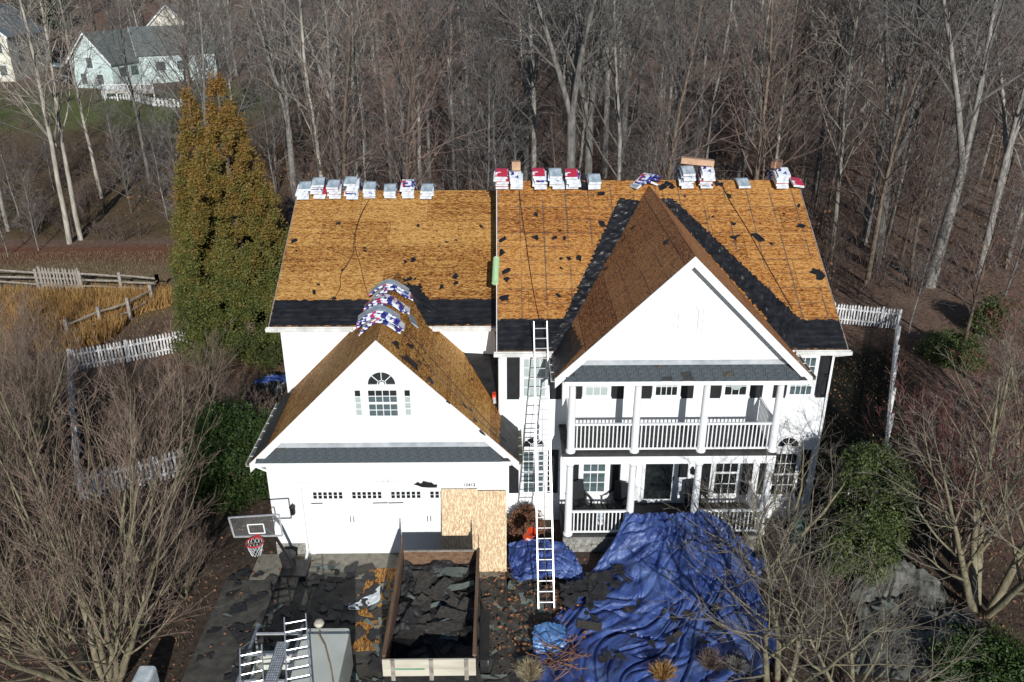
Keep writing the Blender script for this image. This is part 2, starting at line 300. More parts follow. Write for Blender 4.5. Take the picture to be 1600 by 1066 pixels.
# ------------------------------------------------------------------ ground
def sstep(a, b, x):
    t = max(0.0, min(1.0, (x-a)/(b-a))); return t*t*(3-2*t)
def gz(x, y):
    base = 0.0
    f = sstep(19, 45, y)
    base += f*(0.5*nz(x*.05, y*.05) + .15*nz(x*.3, y*.3))
    base += sstep(90, 420, y)*26
    base += .9*sstep(48, 80, y)*sstep(10, -30, x)
    return base - .02
def zone(x, y):
    n1 = nz(x*.18, y*.18, 3)*2.2 + nz(x*.9, y*.9, 5)*.5
    litter = Vector((.135,.088,.063)).lerp(Vector((.22,.148,.108)), .5+.5*nz(x*.4, y*.4, 9))
    tan = Vector((.23,.165,.10)).lerp(Vector((.17,.13,.065)), .5+.5*nz(x*.25, y*.5, 2))
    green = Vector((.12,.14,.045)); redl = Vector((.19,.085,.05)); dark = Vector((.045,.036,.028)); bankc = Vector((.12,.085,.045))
    c = litter
    # mown field behind the rail fence
    k = sstep(22.5, 23.5, y+n1*.12)*sstep(30.5, 28, y+n1*.4)*sstep(-6, -10, x+n1); c = c.lerp(tan, k)
    k = sstep(28, 30, y+n1*.4)*sstep(33, 31.5, y+n1*.3)*sstep(-7, -11, x+n1); c = c.lerp(redl, k)
    k = sstep(33, 35, y)*sstep(82, 62, y+n1*3)*sstep(-8, -14, x+n1*2); c = c.lerp(bankc, k)
    k = sstep(66, 78, y+n1*3)*sstep(106, 96, y)*sstep(-16, -26, x+n1*2); c = c.lerp(green, k)
    k = sstep(14.6, 15.6, y+n1*.3)*sstep(23.4, 22.8, y)*sstep(-10.5, -12, x-(y-20)*.6+n1*.4); c = c.lerp(Vector((.2,.14,.06)), k)
    # house surroundings
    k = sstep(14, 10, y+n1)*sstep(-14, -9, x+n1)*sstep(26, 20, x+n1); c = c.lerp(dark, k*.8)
    k = sstep(17.3, 17.8, x)*sstep(27.2, 25.2, x-(y-14)*.25+n1*.3)*sstep(16.2, 14.4, y+n1*.5)*sstep(-1, 1.5, y+n1*.3); c = c.lerp(Vector((.016,.018,.011)), k*.93)  # deep shade of the right side yard, painted into the ground colour
    return c
xs = sorted(set(list(np.arange(-34, 42, .6)) + list(-34 - np.cumsum(np.linspace(1, 26, 48))) + list(42 + np.cumsum(np.linspace(1, 26, 48)))))
ys = sorted(set(list(np.arange(-14, 40, .6)) + list(40 + np.cumsum(np.linspace(1, 24, 60))) + list(-14 - np.cumsum(np.linspace(1, 16, 16)))))
nx, ny = len(xs), len(ys)
gm = bpy.data.meshes.new('ground')
gm.from_pydata([(x, y, gz(x, y)) for y in ys for x in xs], [], [(j*nx+i, j*nx+i+1, (j+1)*nx+i+1, (j+1)*nx+i) for j in range(ny-1) for i in range(nx-1)])
ca = gm.color_attributes.new('Soil', 'FLOAT_COLOR', 'POINT')
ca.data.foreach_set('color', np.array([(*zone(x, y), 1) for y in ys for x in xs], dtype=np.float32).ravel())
gm.polygons.foreach_set('use_smooth', [True]*len(gm.polygons))
def ground_mat():
    m, n, N, L, b = newmat('soil_and_leaf_litter'); b.inputs['Roughness'].default_value = .95; b.inputs['Specular IOR Level'].default_value = .15
    at = N.new('ShaderNodeAttribute'); at.attribute_name = 'Soil'; tc = N.new('ShaderNodeTexCoord')
    t = N.new('ShaderNodeTexNoise'); t.inputs['Scale'].default_value = 4.5; t.inputs['Detail'].default_value = 10; t.inputs['Roughness'].default_value = .8; L.new(tc.outputs['Object'], t.inputs[0])
    r = ramp(N, [(.32, (.35,.33,.32)), (.5, (.95,.95,.95)), (.7, (1.9,1.8,1.7))]); L.new(t.outputs[0], r.inputs[0])
    mx = N.new('ShaderNodeMix'); mx.data_type = 'RGBA'; mx.blend_type = 'MULTIPLY'; mx.inputs['Factor'].default_value = 1; L.new(at.outputs['Color'], mx.inputs['A']); L.new(r.outputs[0], mx.inputs['B'])
    L.new(mx.outputs['Result'], b.inputs['Base Color'])
    bp = N.new('ShaderNodeBump'); bp.inputs['Strength'].default_value = .8; bp.inputs['Distance'].default_value = .08; L.new(t.outputs[0], bp.inputs['Height']); L.new(bp.outputs[0], b.inputs['Normal']); return m
gm.materials.append(ground_mat())
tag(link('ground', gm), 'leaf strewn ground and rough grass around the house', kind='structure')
d = MB(); d.box(-1.3, 8.6, -9.5, -1.25, -.3, .0); tag(link('driveway', d.mesh('driveway', M['drive'])), 'dark dirty driveway covered in roofing scraps', kind='structure')
d = MB(); d.box(-.6, 7.25, -1.24, -.02, -.3, .004); tag(link('driveway_apron', d.mesh('driveway_apron', M['concrete'])), 'pale concrete apron before the garage door', kind='structure')
M_sheet = MB(); M_sheet.box(7.3, 17.6, -1.6, 0.05, -.3, .0); tag(link('planting_bed', M_sheet.mesh('planting_bed', mat('mulch', (.03,.022,.018), (.09,.06,.045), 9, .95, .8, 20))), 'dark mulch bed along the porch', kind='structure')

# ------------------------------------------------------------------ roof plane helper
class Plane:
    def __init__(s, o, a, b): s.o = Vector(o); s.a = Vector(a).normalized(); s.b = Vector(b).normalized(); s.n = s.a.cross(s.b).normalized(); s.n = s.n if s.n.z > 0 else -s.n
    def P(s, a, b, h=0): return s.o + s.a*a + s.b*b + s.n*h
    def hit(s, u, v):
        d = ray(u, v); t = (s.o - CAMP).dot(s.n)/d.dot(s.n); q = CAMP + d*t - s.o; return (q.dot(s.a), q.dot(s.b))
    def quad(s, mb, a0, a1, b0, b1, h0, h1, m=0):
        P = [s.P(a0,b0,h0), s.P(a1,b0,h0), s.P(a1,b1,h0), s.P(a0,b1,h0), s.P(a0,b0,h1), s.P(a1,b0,h1), s.P(a1,b1,h1), s.P(a0,b1,h1)]
        mb.add(P, [(0,3,2,1),(4,5,6,7),(0,1,5,4),(1,2,6,5),(2,3,7,6),(3,0,4,7)], m)
def panels(pl, W, H, parent, material, rng, trans=False):
    rows = int(math.ceil(H/1.22))
    for r in range(rows):
        b0, b1 = r*1.22, min(H, (r+1)*1.22) - .012
        a = -(r % 2)*1.22 if r % 2 else 0
        a -= rng.random()*.3*(r % 2)
        while a < W - .02:
            a0, a1 = max(0, a), min(W, a+2.44) - .012
            if a1 - a0 > .05:
                mb = MB(); h = .012 + rng.random()*.003; pl.quad(mb, a0, a1, b0, b1, 0.001, h)
                mb.UV = [(a0,b0),(a1,b0),(a1,b1),(a0,b1)]*2
                part('osb_panel', mb, material, parent)
            a += 2.44
def felt_patch(pl, c, parent, name='felt_strip', nu=40, nv=10, jag=.05, wr=.012, h=.03, matl=None, seed=0, ridge='v', freq=9):
    """c: four (a,b) corners, u along c0->c1, v along c0->c3"""
    c = [Vector((x, y, 0)) for x, y in c]; mb = MB(); V = []
    for j in range(nv+1):
        for i in range(nu+1):
            u, v = i/nu, j/nv
            p = (c[0].lerp(c[1], u)).lerp(c[3].lerp(c[2], u), v)
            ev = abs(v-.5)*2; eu = abs(u-.5)*2
            if ev > .99: p += (c[3]-c[0]).normalized()*(nz(u*nu*.45, v*7+seed, 1)*jag*2 + nz(u*nu*1.3, v+seed, 4)*jag)
            if eu > .99: p += (c[1]-c[0]).normalized()*(nz(v*nv*.6, u*5+seed, 2)*jag*1.5)
            w = sin((v if ridge == 'v' else u)*freq*6.28 + 2.2*nz(u*4, v*4, seed)) * wr*.5 + wr*nz(u*18, v*14, seed+3)
            if ridge == 'd': w = wr*1.6*nz(u*30, v*5, seed) + wr*.6*nz(u*60, v*9, seed+2)
            V.append(pl.P(p.x, p.y, h + max(-.012, w)))
    F = [(j*(nu+1)+i, j*(nu+1)+i+1, (j+1)*(nu+1)+i+1, (j+1)*(nu+1)+i) for j in range(nv) for i in range(nu)]
    mb.add(V, F); return part(name, mb, matl or M['felt'], parent)
# ------------------------------------------------------------------ house
HX = (8.0, 3.0, 0.0)
house = thing('house', 'large white two storey house with stripped roof, front garage and double porch', 'house', HX)
gL, gR = 0.0, 7.3
L_EAVE = (3.31, 6.437); L_RIDGE = (9.14, 9.43); R_EAVE = (1.33, 6.44); R_RIDGE = (7.80, 10.11)
def clip(poly, z0, z1):
    def half(ps, f):
        out = []
        for i in range(len(ps)):
            p, q = ps[i], ps[(i+1) % len(ps)]; fp, fq = f(p), f(q)
            if fp >= 0: out.append(p)
            if (fp >= 0) != (fq >= 0): t = fp/(fp-fq); out.append((p[0]+(q[0]-p[0])*t, p[1]+(q[1]-p[1])*t))
        return out
    ps = half(poly, lambda p: p[1]-z0)
    return half(ps, lambda p: z1-p[1]) if ps else []
def siding(poly, y, name='siding'):
    mb = MB(); zmin = min(p[1] for p in poly); zmax = max(p[1] for p in poly); z = zmin
    while z < zmax-.005:
        z1 = min(zmax, z+.115); ps = clip(poly, z+1e-5, z1-1e-5)
        if len(ps) >= 3:
            mb.add([(x, y - .016 + .012*(pz-z)/.115, pz) for x, pz in ps], [tuple(range(len(ps)))])
            lo = [p for p in ps if p[1] < z+1e-3]
            if len(lo) >= 2:
                xa, xb = min(p[0] for p in lo), max(p[0] for p in lo)
                mb.add([(xa, y-.002, z), (xb, y-.002, z), (xb, y-.016, z), (xa, y-.016, z)], [(0,1,2,3)])
        z = z1
    return part(name, mb, M['white'], house, kind='stuff')
# wall bodies
def wallbody(poly, y0, y1, label=None): return part('wall', MB().prism(poly, y0, y1), M['white'], house, label=label)
wallbody([(0,0),(7.3,0),(7.3,3.45),(3.65,7.05),(0,3.45)], .004, 3.655, 'garage wall with white gable')
wallbody([(-.1,0),(6.98,0),(6.98,6.3),(-.1,6.3)], 3.66, 14.6, 'left block wall')
wallbody([(7.08,0),(17.42,0),(17.42,6.32),(7.08,6.32)], 1.68, 13.9, 'right block wall')
# gable ends of the main blocks (prisms along x)
def xprism(prof, x0, x1, name='gable_wall'):
    mb = MB(); n = len(prof); mb.add([(x0, y, z) for y, z in prof] + [(x1, y, z) for y, z in prof], [tuple(range(n)), tuple(range(2*n-1, n-1, -1))] + [(i, i+n, (i+1)%n+n, (i+1)%n) for i in range(n)]); return part(name, mb, M['white'], house)
xprism([(3.7,6.3),(14.6,6.3),(9.14,9.25)], -.1, 6.98)
xprism([(1.75,6.33),(13.8,6.33),(7.8,9.9)], 7.08, 17.42)
# front gable over the porch
part('gable_wall', MB().prism([(9.0,6.24),(15.84,6.24),(12.42,9.62)], .004, 3.0), M['white'], house)
siding([(9.05,6.72),(15.8,6.72),(12.42,9.72)], 0.0)
siding([(0,4.02),(7.3,4.02),(7.3,3.6),(7.3,3.61)][:0] or [(.1,4.04),(7.2,4.04),(3.65,7.28)], 0.0)
siding([(0,.42),(7.3,.42),(7.3,3.62),(0,3.62)], 0.0)
siding([(-.1,2.4),(6.98,2.4),(6.98,6.32),(-.1,6.32)], 3.66)
siding([(7.08,.3),(17.42,.3),(17.42,6.34),(7.08,6.34)], 1.68)
# corner boards
for x0, x1, y, z0, z1 in ((0,.1,0,.4,3.5),(7.2,7.3,0,.0,3.5),(-.1,.0,3.66,3,6.3),(7.08,7.18,1.68,3.5,6.32),(17.3,17.42,1.68,.2,6.32)):
    part('corner_board', MB().box(x0-.005, x1+.005, y-.03, y+.02, z0, z1), M['trim'], house)
# ---- roof slabs
def slab(pl, W, H, name, label, t=.09, matl=None):
    mb = MB(); pl.quad(mb, 0, W, 0, H, -t, 0); return part(name, mb, matl or M['under'], house, label=label)
sL = Vector((0, L_RIDGE[0]-L_EAVE[0], L_RIDGE[1]-L_EAVE[1])); HLn = sL.length
plL = Plane((-.37, L_EAVE[0], L_EAVE[1]+.05), (1,0,0), sL); roofL = slab(plL, 7.39, HLn, 'roof', 'stripped roof slope over the left block')
panels(plL, 7.39, HLn, roofL, M['osb'], RNG)
plLb = Plane((-.37, 2*L_RIDGE[0]-L_EAVE[0], L_EAVE[1]+.05), (1,0,0), Vector((0,-sL.y,sL.z))); slab(plLb, 7.39, HLn-.002, 'roof', 'rear roof slope of left block', matl=M['shingle'])
sR = Vector((0, R_RIDGE[0]-R_EAVE[0], R_RIDGE[1]-R_EAVE[1])); HRn = sR.length
plR = Plane((7.03, R_EAVE[0], R_EAVE[1]+.05), (1,0,0), sR); roofR = slab(plR, 10.72, HRn, 'roof', 'stripped roof slope over the right block')
panels(plR, 10.72, HRn, roofR, M['osb_grid'], RNG)
plRb = Plane((7.03, 2*R_RIDGE[0]-R_EAVE[0], R_EAVE[1]+.05), (1,0,0), Vector((0,-sR.y,sR.z))); slab(plRb, 10.72, HRn-.002, 'roof', 'rear roof slope of right block', matl=M['shingle'])
# front gable roof G
GA = Vector((12.42, 0, 10.03)); GE = 6.36; GH = 3.71
sg = Vector((GH, 0, GA.z-GE)); HG = sg.length
plGl = Plane((GA.x-GH, -.3, GE), (0,1,0), sg); roofG = slab(plGl, 8.0, HG, 'roof', 'stripped left slope of the front gable roof')
panels(plGl, 8.0, HG, roofG, M['osb_red'], RNG)
plGr = Plane((GA.x+GH, -.3, GE), (0,1,0), Vector((-GH,0,GA.z-GE))); roofG2 = slab(plGr, 8.0, HG-.003, 'roof', 'stripped right slope of the front gable roof')
panels(plGr, 8.0, HG-.003, roofG2, M['osb_red'], RNG)
# garage roof
AA = Vector((3.65, 0, 7.6)); AE = 3.57; AH = 4.03; sa = Vector((AH, 0, AA.z-AE)); HA = sa.length
plAl = Plane((AA.x-AH, -.3, AE), (0,1,0), sa); roofA = slab(plAl, 6.1, HA, 'roof', 'stripped left slope of garage roof')
plAr = Plane((AA.x+AH, -.3, AE), (0,1,0), Vector((-AH,0,AA.z-AE))); roofA2 = slab(plAr, 6.1, HA-.003, 'roof', 'stripped right slope of garage roof')
panels(plAl, 6.1, HA, roofA, M['osb'], RNG); panels(plAr, 6.1, HA-.003, roofA2, M['osb'], RNG)
# trim the lower tails where the garage slopes would pass the block walls is hidden inside the blocks
# cricket between garage roof and right block
cr = MB(); A, B, Cc = Vector((5.9,3.66,5.36)), Vector((7.08,3.66,5.30)), Vector((7.08,1.70,4.30))
cr.add([A, B, Cc, A-Vector((0,0,.1)), B-Vector((0,0,.1)), Cc-Vector((0,0,.1))], [(0,2,1),(3,4,5),(0,1,4,3),(1,2,5,4),(2,0,3,5)]); part('cricket_roof', cr, M['felt'], house)
# ---- felt
felt_patch(plL, [(0.02,0),(7.36,0),(7.36,1.12),(0.02,1.12)], roofL, nu=90, nv=16, jag=.03, seed=1, freq=5)
felt_patch(plR, [(0.02,0),(3.0,0),(3.0,1.2),(0.02,1.2)], roofR, nu=50, nv=16, jag=.03, seed=2, freq=5)
felt_patch(plR, [(8.4,0),(10.7,0),(10.7,1.12),(8.0,1.12)], roofR, nu=40, nv=16, jag=.03, seed=3, freq=5)
def hp(pl, *uv): return [pl.hit(u, v) for u, v in uv]
felt_patch(plR, hp(plR, (858,548),(968,310),(1003,316),(912,556)), roofR, 'valley_felt', nu=150, nv=14, jag=.06, wr=.055, seed=5, ridge='d', h=.04)
felt_patch(plR, hp(plR, (1240,545),(1030,312),(1051,311),(1250,500)), roofR, 'valley_felt', nu=150, nv=14, jag=.06, wr=.045, seed=6, ridge='d', h=.04)
felt_patch(plAl, [(0,0),(4.1,0),(4.1,.72),(0,.86)], roofA, nu=50, nv=10, jag=.03, seed=7, freq=3)
felt_patch(plAr, [(0,0),(2.1,0),(2.1,.75),(0,.85)], roofA2, nu=30, nv=10, jag=.03, seed=8, freq=3, matl=M['felt2'])
felt_patch(plGl, [(0,0),(3.2,0),(3.2,.85),(0.4,1.15)], roofG, nu=40, nv=10, jag=.06, seed=9, freq=3)
felt_patch(plL, hp(plL, (600,490),(690,490),(650,446),(596,446)), roofL, 'valley_felt', nu=30, nv=20, jag=.1, wr=.03, seed=10, h=.05, ridge='d')
felt_patch(plL, hp(plL, (572,492),(612,492),(622,440),(598,440)), roofL, 'valley_felt', nu=20, nv=20, jag=.06, wr=.03, seed=11, h=.055, ridge='d')
felt_patch(plAr, [(3.1,1.3),(4.6,2.6),(5.3,5.2),(3.9,2.4)], roofA2, 'valley_felt', nu=30, nv=8, jag=.12, wr=.02, seed=12, ridge='d')
# small ragged felt pieces by the garage ridge
# ---- rake boards, fascias, gutters
def rake(p, q, hgt=.17, t=.03, name='rake_board'):
    p, q = Vector(p), Vector(q); mb = MB(); mb.obox(p, q-p, (0,t,0), (0,0,-hgt)); return part(name, mb, M['trim'], house)
def gable_trim(apex, half, eave, y, soff=.28, wdt=.17):
    for s in (-1, 1):
        p = Vector((apex.x, y, apex.z)); q = Vector((apex.x+s*half, y, eave)); rake(p+Vector((0,-.032,.012)), q+Vector((0,-.032,.012)), wdt+.13)
        dn = Vector((0,0,-.13-wdt*.5)); mb = MB(); mb.obox(p+dn, q-p, (0,soff,0), (0,0,-.02)); part('rake_soffit', mb, M['trim'], house)
gable_trim(GA, GH, GE, -.3, soff=.3); gable_trim(AA, AH, AE, -.3, soff=.3)
for x, e, rg in ((-.37, L_EAVE, L_RIDGE), (7.03, R_EAVE, R_RIDGE), (17.75, R_EAVE, R_RIDGE)):
    mb = MB(); mb.obox((x-.012, e[0], e[1]+.08), (0, rg[0]-e[0], rg[1]-e[1]), (.024,0,0), (0,0,-.2)); part('rake_board', mb, M['tim_grey'] if x > 17 or x < 0 else M['trim'], house)
    mb = MB(); mb.obox((x-.012, 2*rg[0]-e[0], e[1]+.08), (0, -(rg[0]-e[0]), rg[1]-e[1]), (.024,0,0), (0,0,-.2)); part('rake_board', mb, M['trim'], house)
xprism([(1.7,6.42),(13.9,6.42),(7.8,9.97)], 7.05, 7.079)
def gutter_x(x0, x1, y, z, mi='gutter', name='gutter'):
    mb = MB(); mb.box(x0, x1, y-.12, y-.105, z-.12, z); mb.box(x0, x1, y-.105, y-.01, z-.12, z-.105); mb.box(x0, x1, y-.01, y, z-.12, z+.01)
    mb.box(x0-.012, x0, y-.12, y, z-.12, z); mb.box(x1, x1+.012, y-.12, y, z-.12, z)
    g = part(name, mb, M[mi], house); b = MB(); b.box(x0+.01, x1-.01, y-.1, y-.015, z-.1, z-.055); part('leaf_debris', b, M['gut_in'], g, kind='stuff'); return g
gutter_x(-.45, 2.35, 3.31, 6.46); gutter_x(4.95, 7.0, 3.31, 6.46); gutter_x(6.95, 8.68, 1.33, 6.46); gutter_x(16.15, 17.85, 1.33, 6.46)
for x0, x1, y in ((-.37,7.0,3.31),(7.03,8.9,1.33),(15.9,17.75,1.33)):
    part('fascia', MB().box(x0, x1, y+.001, y+.03, 6.28, 6.46), M['trim'], house)
    part('soffit', MB().box(x0, x1, y+.031, y+.349, 6.30, 6.32), M['trim'], house)
def gutter_y(x, s, y0, y1, z, mi, name='gutter'):
    mb = MB(); X = lambda a, b: (min(x+s*a, x+s*b), max(x+s*a, x+s*b))
    for a, b, za, zb in ((.105,.12,-.12,0),(.01,.105,-.12,-.105),(0,.01,-.12,.01)):
        xa, xb = X(a, b); mb.box(xa, xb, y0, y1, z+za, z+zb)
    k = y0+.4
    while k < y1: xa, xb = X(.0, .12); mb.box(xa, xb, k, k+.02, z-.02, z+.002); k += .5
    g = part(name, mb, M[mi], house); xa, xb = X(.012, .1); part('leaf_debris', MB().box(xa, xb, y0+.01, y1-.01, z-.1, z-.05), M['gut_in'], g, kind='stuff')
gutter_y(AA.x-AH, -1, -.3, 3.5, AE+.02, 'gutter'); gutter_y(AA.x+AH, 1, -.3, 1.6, AE+.02, 'gutter_green'); gutter_y(GA.x-GH, -1, -.3, 1.2, GE+.02, 'gutter'); gutter_y(GA.x+GH, 1, -.3, 1.2, GE+.02, 'gutter')
# downspouts
ds = MB(); ds.box(7.0,7.07,1.45,1.52,6.25,6.4); ds.bar((7.04,1.48,6.3),(7.13,1.63,6.1),.06); ds.box(7.1,7.165,1.585,1.65,4.1,6.12); part('downspout', ds, M['trim'], house)
ds = MB(); ds.bar((6.9,3.25,6.35),(6.93,3.58,6.05),.06); ds.box(6.9,6.965,3.57,3.635,5.4,6.08); part('downspout', ds, M['trim'], house)
ds = MB(); ds.bar((17.8,1.25,6.36),(17.5,1.6,6.15),.07); ds.box(17.44,17.51,1.6,1.67,.2,6.2); part('downspout', ds, M['trim'], house)
ds = MB(); ds.bar((-.3,-.2,3.45),(.06,-.06,3.15),.06); ds.box(.93,1.0,-.09,-.03,.1,2.5); ds.bar((.965,-.06,.12),(.965,-.4,.05),.07); part('downspout', ds, M['trim'], house)
# ---- pent roofs
def pent(xa, xb, ytop, ztop, ybot, zbot, hip, missing=()):
    root = MB(); root.add([(xa+hip,ytop,ztop),(xb-hip,ytop,ztop),(xb,ybot,zbot),(xa,ybot,zbot),(xa+hip,ytop,zbot-.03),(xb-hip,ytop,zbot-.03),(xb,ybot,zbot-.03),(xa,ybot,zbot-.03)],
        [(0,3,2,1),(4,5,6,7),(2,3,7,6),(0,1,5,4),(1,2,6,5),(3,0,4,7)])
    p = part('pent_roof', root, M['felt2'], house)
    part('fascia', MB().box(xa, xb, ybot-.03, ybot-.002, zbot-.12, zbot+.01), M['trim'], house)
    part('pent_soffit', MB().box(xa, xb, ybot-.001, ytop, zbot-.11, zbot-.09), M['trim'], house)
    b = Vector((0, ytop-ybot, ztop-zbot)); Ln = b.length; b.normalize(); nrm = Vector((0,-b.z,b.y)); rows = 4; ex = Ln/rows
    fl = MB(); q = Vector((xa+hip, ytop, ztop)) + nrm*.04; fl.obox(q-b*.09, (xb-xa-2*hip,0,0), b*.10, nrm*.012); fl.box(xa+hip, xb-hip, ytop-.02, ytop-.004, ztop-.0, ztop+.09); part('flashing', fl, M['flash'], p)
    w0 = .305; mesh0 = MB(); mesh0.obox((0,0,0), (w0-.008,0,0), b*(ex*1.15), nrm*.012)
    me = mesh0.mesh('shingle', M['shingle']); me2 = mesh0.mesh('shingle', M['shingle_old'])
    for r in range(rows):
        base = Vector((0, ybot, zbot)) + b*(ex*r-.01) + nrm*(.012 + .003*(r%2)) - nrm*.004*r*0
        x = xa + hip*(r+.35)/rows + (r % 2)*.15; k = 0
        while x + w0 < xb - hip*(r+.35)/rows:
            if (r, k) not in missing:
                o = link('shingle', me if RNG.random() > .02 else me2, p, Vector((x, base.y, base.z)) - worg(p) + nrm*.014*(1 if r == 0 else 0)*0); o.rotation_euler = (0, RNG.uniform(-.012,.012), 0)
                o.location += nrm*(RNG.random()*.004)
            x += w0; k += 1
pent(-.2, 7.45, -.004, 4.02, -.42, 3.66, .45)
pent(8.98, 15.98, -.004, 6.72, -.42, 6.32, .42, missing={(0,9),(0,11),(1,10)})
# ---- windows
def pane_mesh(w, h, m): return MB().box(0, w, -.004, 0, 0, h).mesh('pane', M[m])
def window(x0, x1, z0, z1, y, cols, rows, glass='glass_dark', hung=True, casing=.075, split=None, glass2=None):
    mb = MB(); c = casing; yo = y-.055
    mb.box(x0-c, x0, yo, y-.001, z0-c, z1+c); mb.box(x1, x1+c, yo, y-.001, z0-c, z1+c); mb.box(x0, x1, yo, y-.001, z1, z1+c); mb.box(x0-.03-c, x1+.03+c, yo-.03, y-.001, z0-c, z0-.001)
    s = .035; zm = (z0+z1)/2
    for a, b in (((z0, zm-.001), (zm, z1)) if hung else ((z0, z1),)):
        yy = y-.04 if a == z0 else y-.048
        mb.box(x0, x0+s, yy, y-.018, a, b); mb.box(x1-s, x1, yy, y-.018, a, b); mb.box(x0+s, x1-s, yy, y-.018, a, a+s); mb.box(x0+s, x1-s, yy, y-.018, b-s, b)
    wob = part('window', mb, M['trim'], house)
    mt = MB(); iw = x1-x0-2*s; cells = []
    for (a, b), rr in ((((z0+s, zm-s), rows//2), ((zm+s, z1-s), rows-rows//2)) if hung else (((z0+s, z1-s), rows),)):
        for i in range(cols):
            for j in range(rr): cells.append((x0+s+iw*i/cols, a+(b-a)*j/rr, iw/cols, (b-a)/rr))
        for i in range(1, cols): xx = x0+s+iw*i/cols; mt.box(xx-.011, xx+.011, y-.036, y-.0245, a, b)
        for j in range(1, rr): zz = a+(b-a)*j/rr; mt.box(x0+s, x1-s, y-.0365, y-.024, zz-.011, zz+.011)
    if mt.V: part('muntins', mt, M['trim'], wob)
    me = {}
    for cx, cz, cw, ch in cells:
        g = glass2 if (glass2 and split is not None and cz+ch/2 > split) else glass
        key = (round(cw,3), round(ch,3), g)
        if key not in me: me[key] = pane_mesh(cw-.002, ch-.002, g)
        link('pane', me[key], wob, Vector((cx+.001, y-.02, cz+.001))-worg(house))
    return wob
def fan(cx, z0, r, y, n=4, glass='glass_dark', casing=.07):
    mb = MB(); K = 20
    def arc(r0, r1, ya, yb):
        V = []; 
        for k in range(K+1):
            t = pi*k/K
            for rr, yy in ((r0,ya),(r1,ya),(r1,yb),(r0,yb)): V.append((cx+rr*cos(t), yy, z0+rr*sin(t)))
        mb.add(V, [(4*k+i, 4*k+(i+1)%4, 4*k+4+(i+1)%4, 4*k+4+i) for k in range(K) for i in range(4)] + [(0,1,2,3), (4*K+3,4*K+2,4*K+1,4*K)])
    arc(r, r+casing, y-.055, y-.001); arc(r*.28, r*.28+.022, y-.04, y-.02)
    mb.box(cx-r-casing, cx+r+casing, y-.056, y-.001, z0-.055, z0-.001)
    for k in range(1, n): t = pi*k/n; mb.bar((cx+r*.28*cos(t), y-.03, z0+r*.28*sin(t)), (cx+r*cos(t), y-.03, z0+r*sin(t)), .022, .02, up=(0,1,0))
    wob = part('fan_window', mb, M['trim'], house)
    for k in range(n):
        p = MB(); t0, t1 = pi*k/n, pi*(k+1)/n; V = [(cx+r*.2*cos(t0), y-.022, z0+r*.2*sin(t0))]
        for i in range(7): t = t0+(t1-t0)*i/6; V.append((cx+r*cos(t), y-.022, z0+r*sin(t)))
        V.append((cx+r*.2*cos(t1), y-.022, z0+r*.2*sin(t1))); n_ = len(V); V2 = [(a, b+.004, c) for a, b, c in V]
        p.add(V+V2, [tuple(range(n_)), tuple(range(2*n_-1, n_-1, -1))]+[(i,(i+1)%n_,(i+1)%n_+n_,i+n_) for i in range(n_)]); part('pane', p, M[glass], wob)
def shutter(x0, x1, z0, z1, y):
    mb = MB(); f = .05; mb.box(x0, x1, y-.03, y-.017, z0, z1); zm = z0+(z1-z0)*.52
    mb.box(x0, x0+f, y-.045, y-.03, z0, z1); mb.box(x1-f, x1, y-.045, y-.03, z0, z1)
    for a in (z0, zm-f/2, z1-f): mb.box(x0+f, x1-f, y-.045, y-.03, a, a+f)
    mb.box(x0+f+.03, x1-f-.03, y-.038, y-.03, z0+f+.03, zm-f/2-.03); mb.box(x0+f+.03, x1-f-.03, y-.038, y-.03, zm+f/2+.03, z1-f-.03)
    part('shutter', mb, M['black'], house)
Y2 = 1.68
# upper row of the right block
for cx, g in ((8.20,'glass_blind'),(10.17,'glass_blind'),(12.37,'glass_dark'),(14.56,'glass_dark'),(16.62,'glass_grey')):
    window(cx-.37, cx+.37, 4.74, 6.1, Y2, 4 if cx in (8.20,12.37,16.62) else 3, 4, g)
    for s in (-1, 1):
        a, b = (cx-.86, cx-.46) if s < 0 else (cx+.46, cx+.86)
        shutter(a, b, 4.66, 6.15, Y2)
# lower row
window(7.85, 8.56, 1.12, 2.76, Y2, 4, 4, 'glass_grey'); fan(8.205, 2.92, .34, Y2, 4)
shutter(8.68, 9.02, 1.12, 2.78, Y2); shutter(7.4, 7.72, 1.12, 2.78, Y2)
window(9.82, 10.6, 1.12, 2.72, Y2, 3, 4, 'glass_grey'); shutter(9.36, 9.7, 1.05, 2.78, Y2); shutter(10.74, 11.08, 1.05, 2.78, Y2)
window(14.2, 14.98, 1.0, 2.72, Y2, 3, 4, 'glass_dark'); shutter(15.12, 15.46, 1.0, 2.78, Y2); shutter(13.72, 14.06, 1.0, 2.78, Y2); shutter(15.68, 16.0, 1.0, 2.78, Y2)
window(16.12, 16.9, .95, 2.62, Y2, 4, 4, 'glass_dark'); fan(16.5, 2.86, .34, Y2, 4); shutter(17.0, 17.3, .9, 2.72, Y2)
# entry door with storm door glass
dr = part('front_door', MB().box(11.8,12.9,Y2-.05,Y2-.0175,.72,2.72), M['trim'], house); part('door_glass', MB().box(11.9,12.8,Y2-.062,Y2-.051,.86,2.62), M['glass_dark'], dr)
part('handle', MB().box(12.82,12.85,Y2-.09,Y2-.051,1.6,1.75), M['door_hw'], dr); shutter(13.0,13.3,1.7,2.7,Y2); shutter(11.45,11.6,1.7,2.7,Y2)
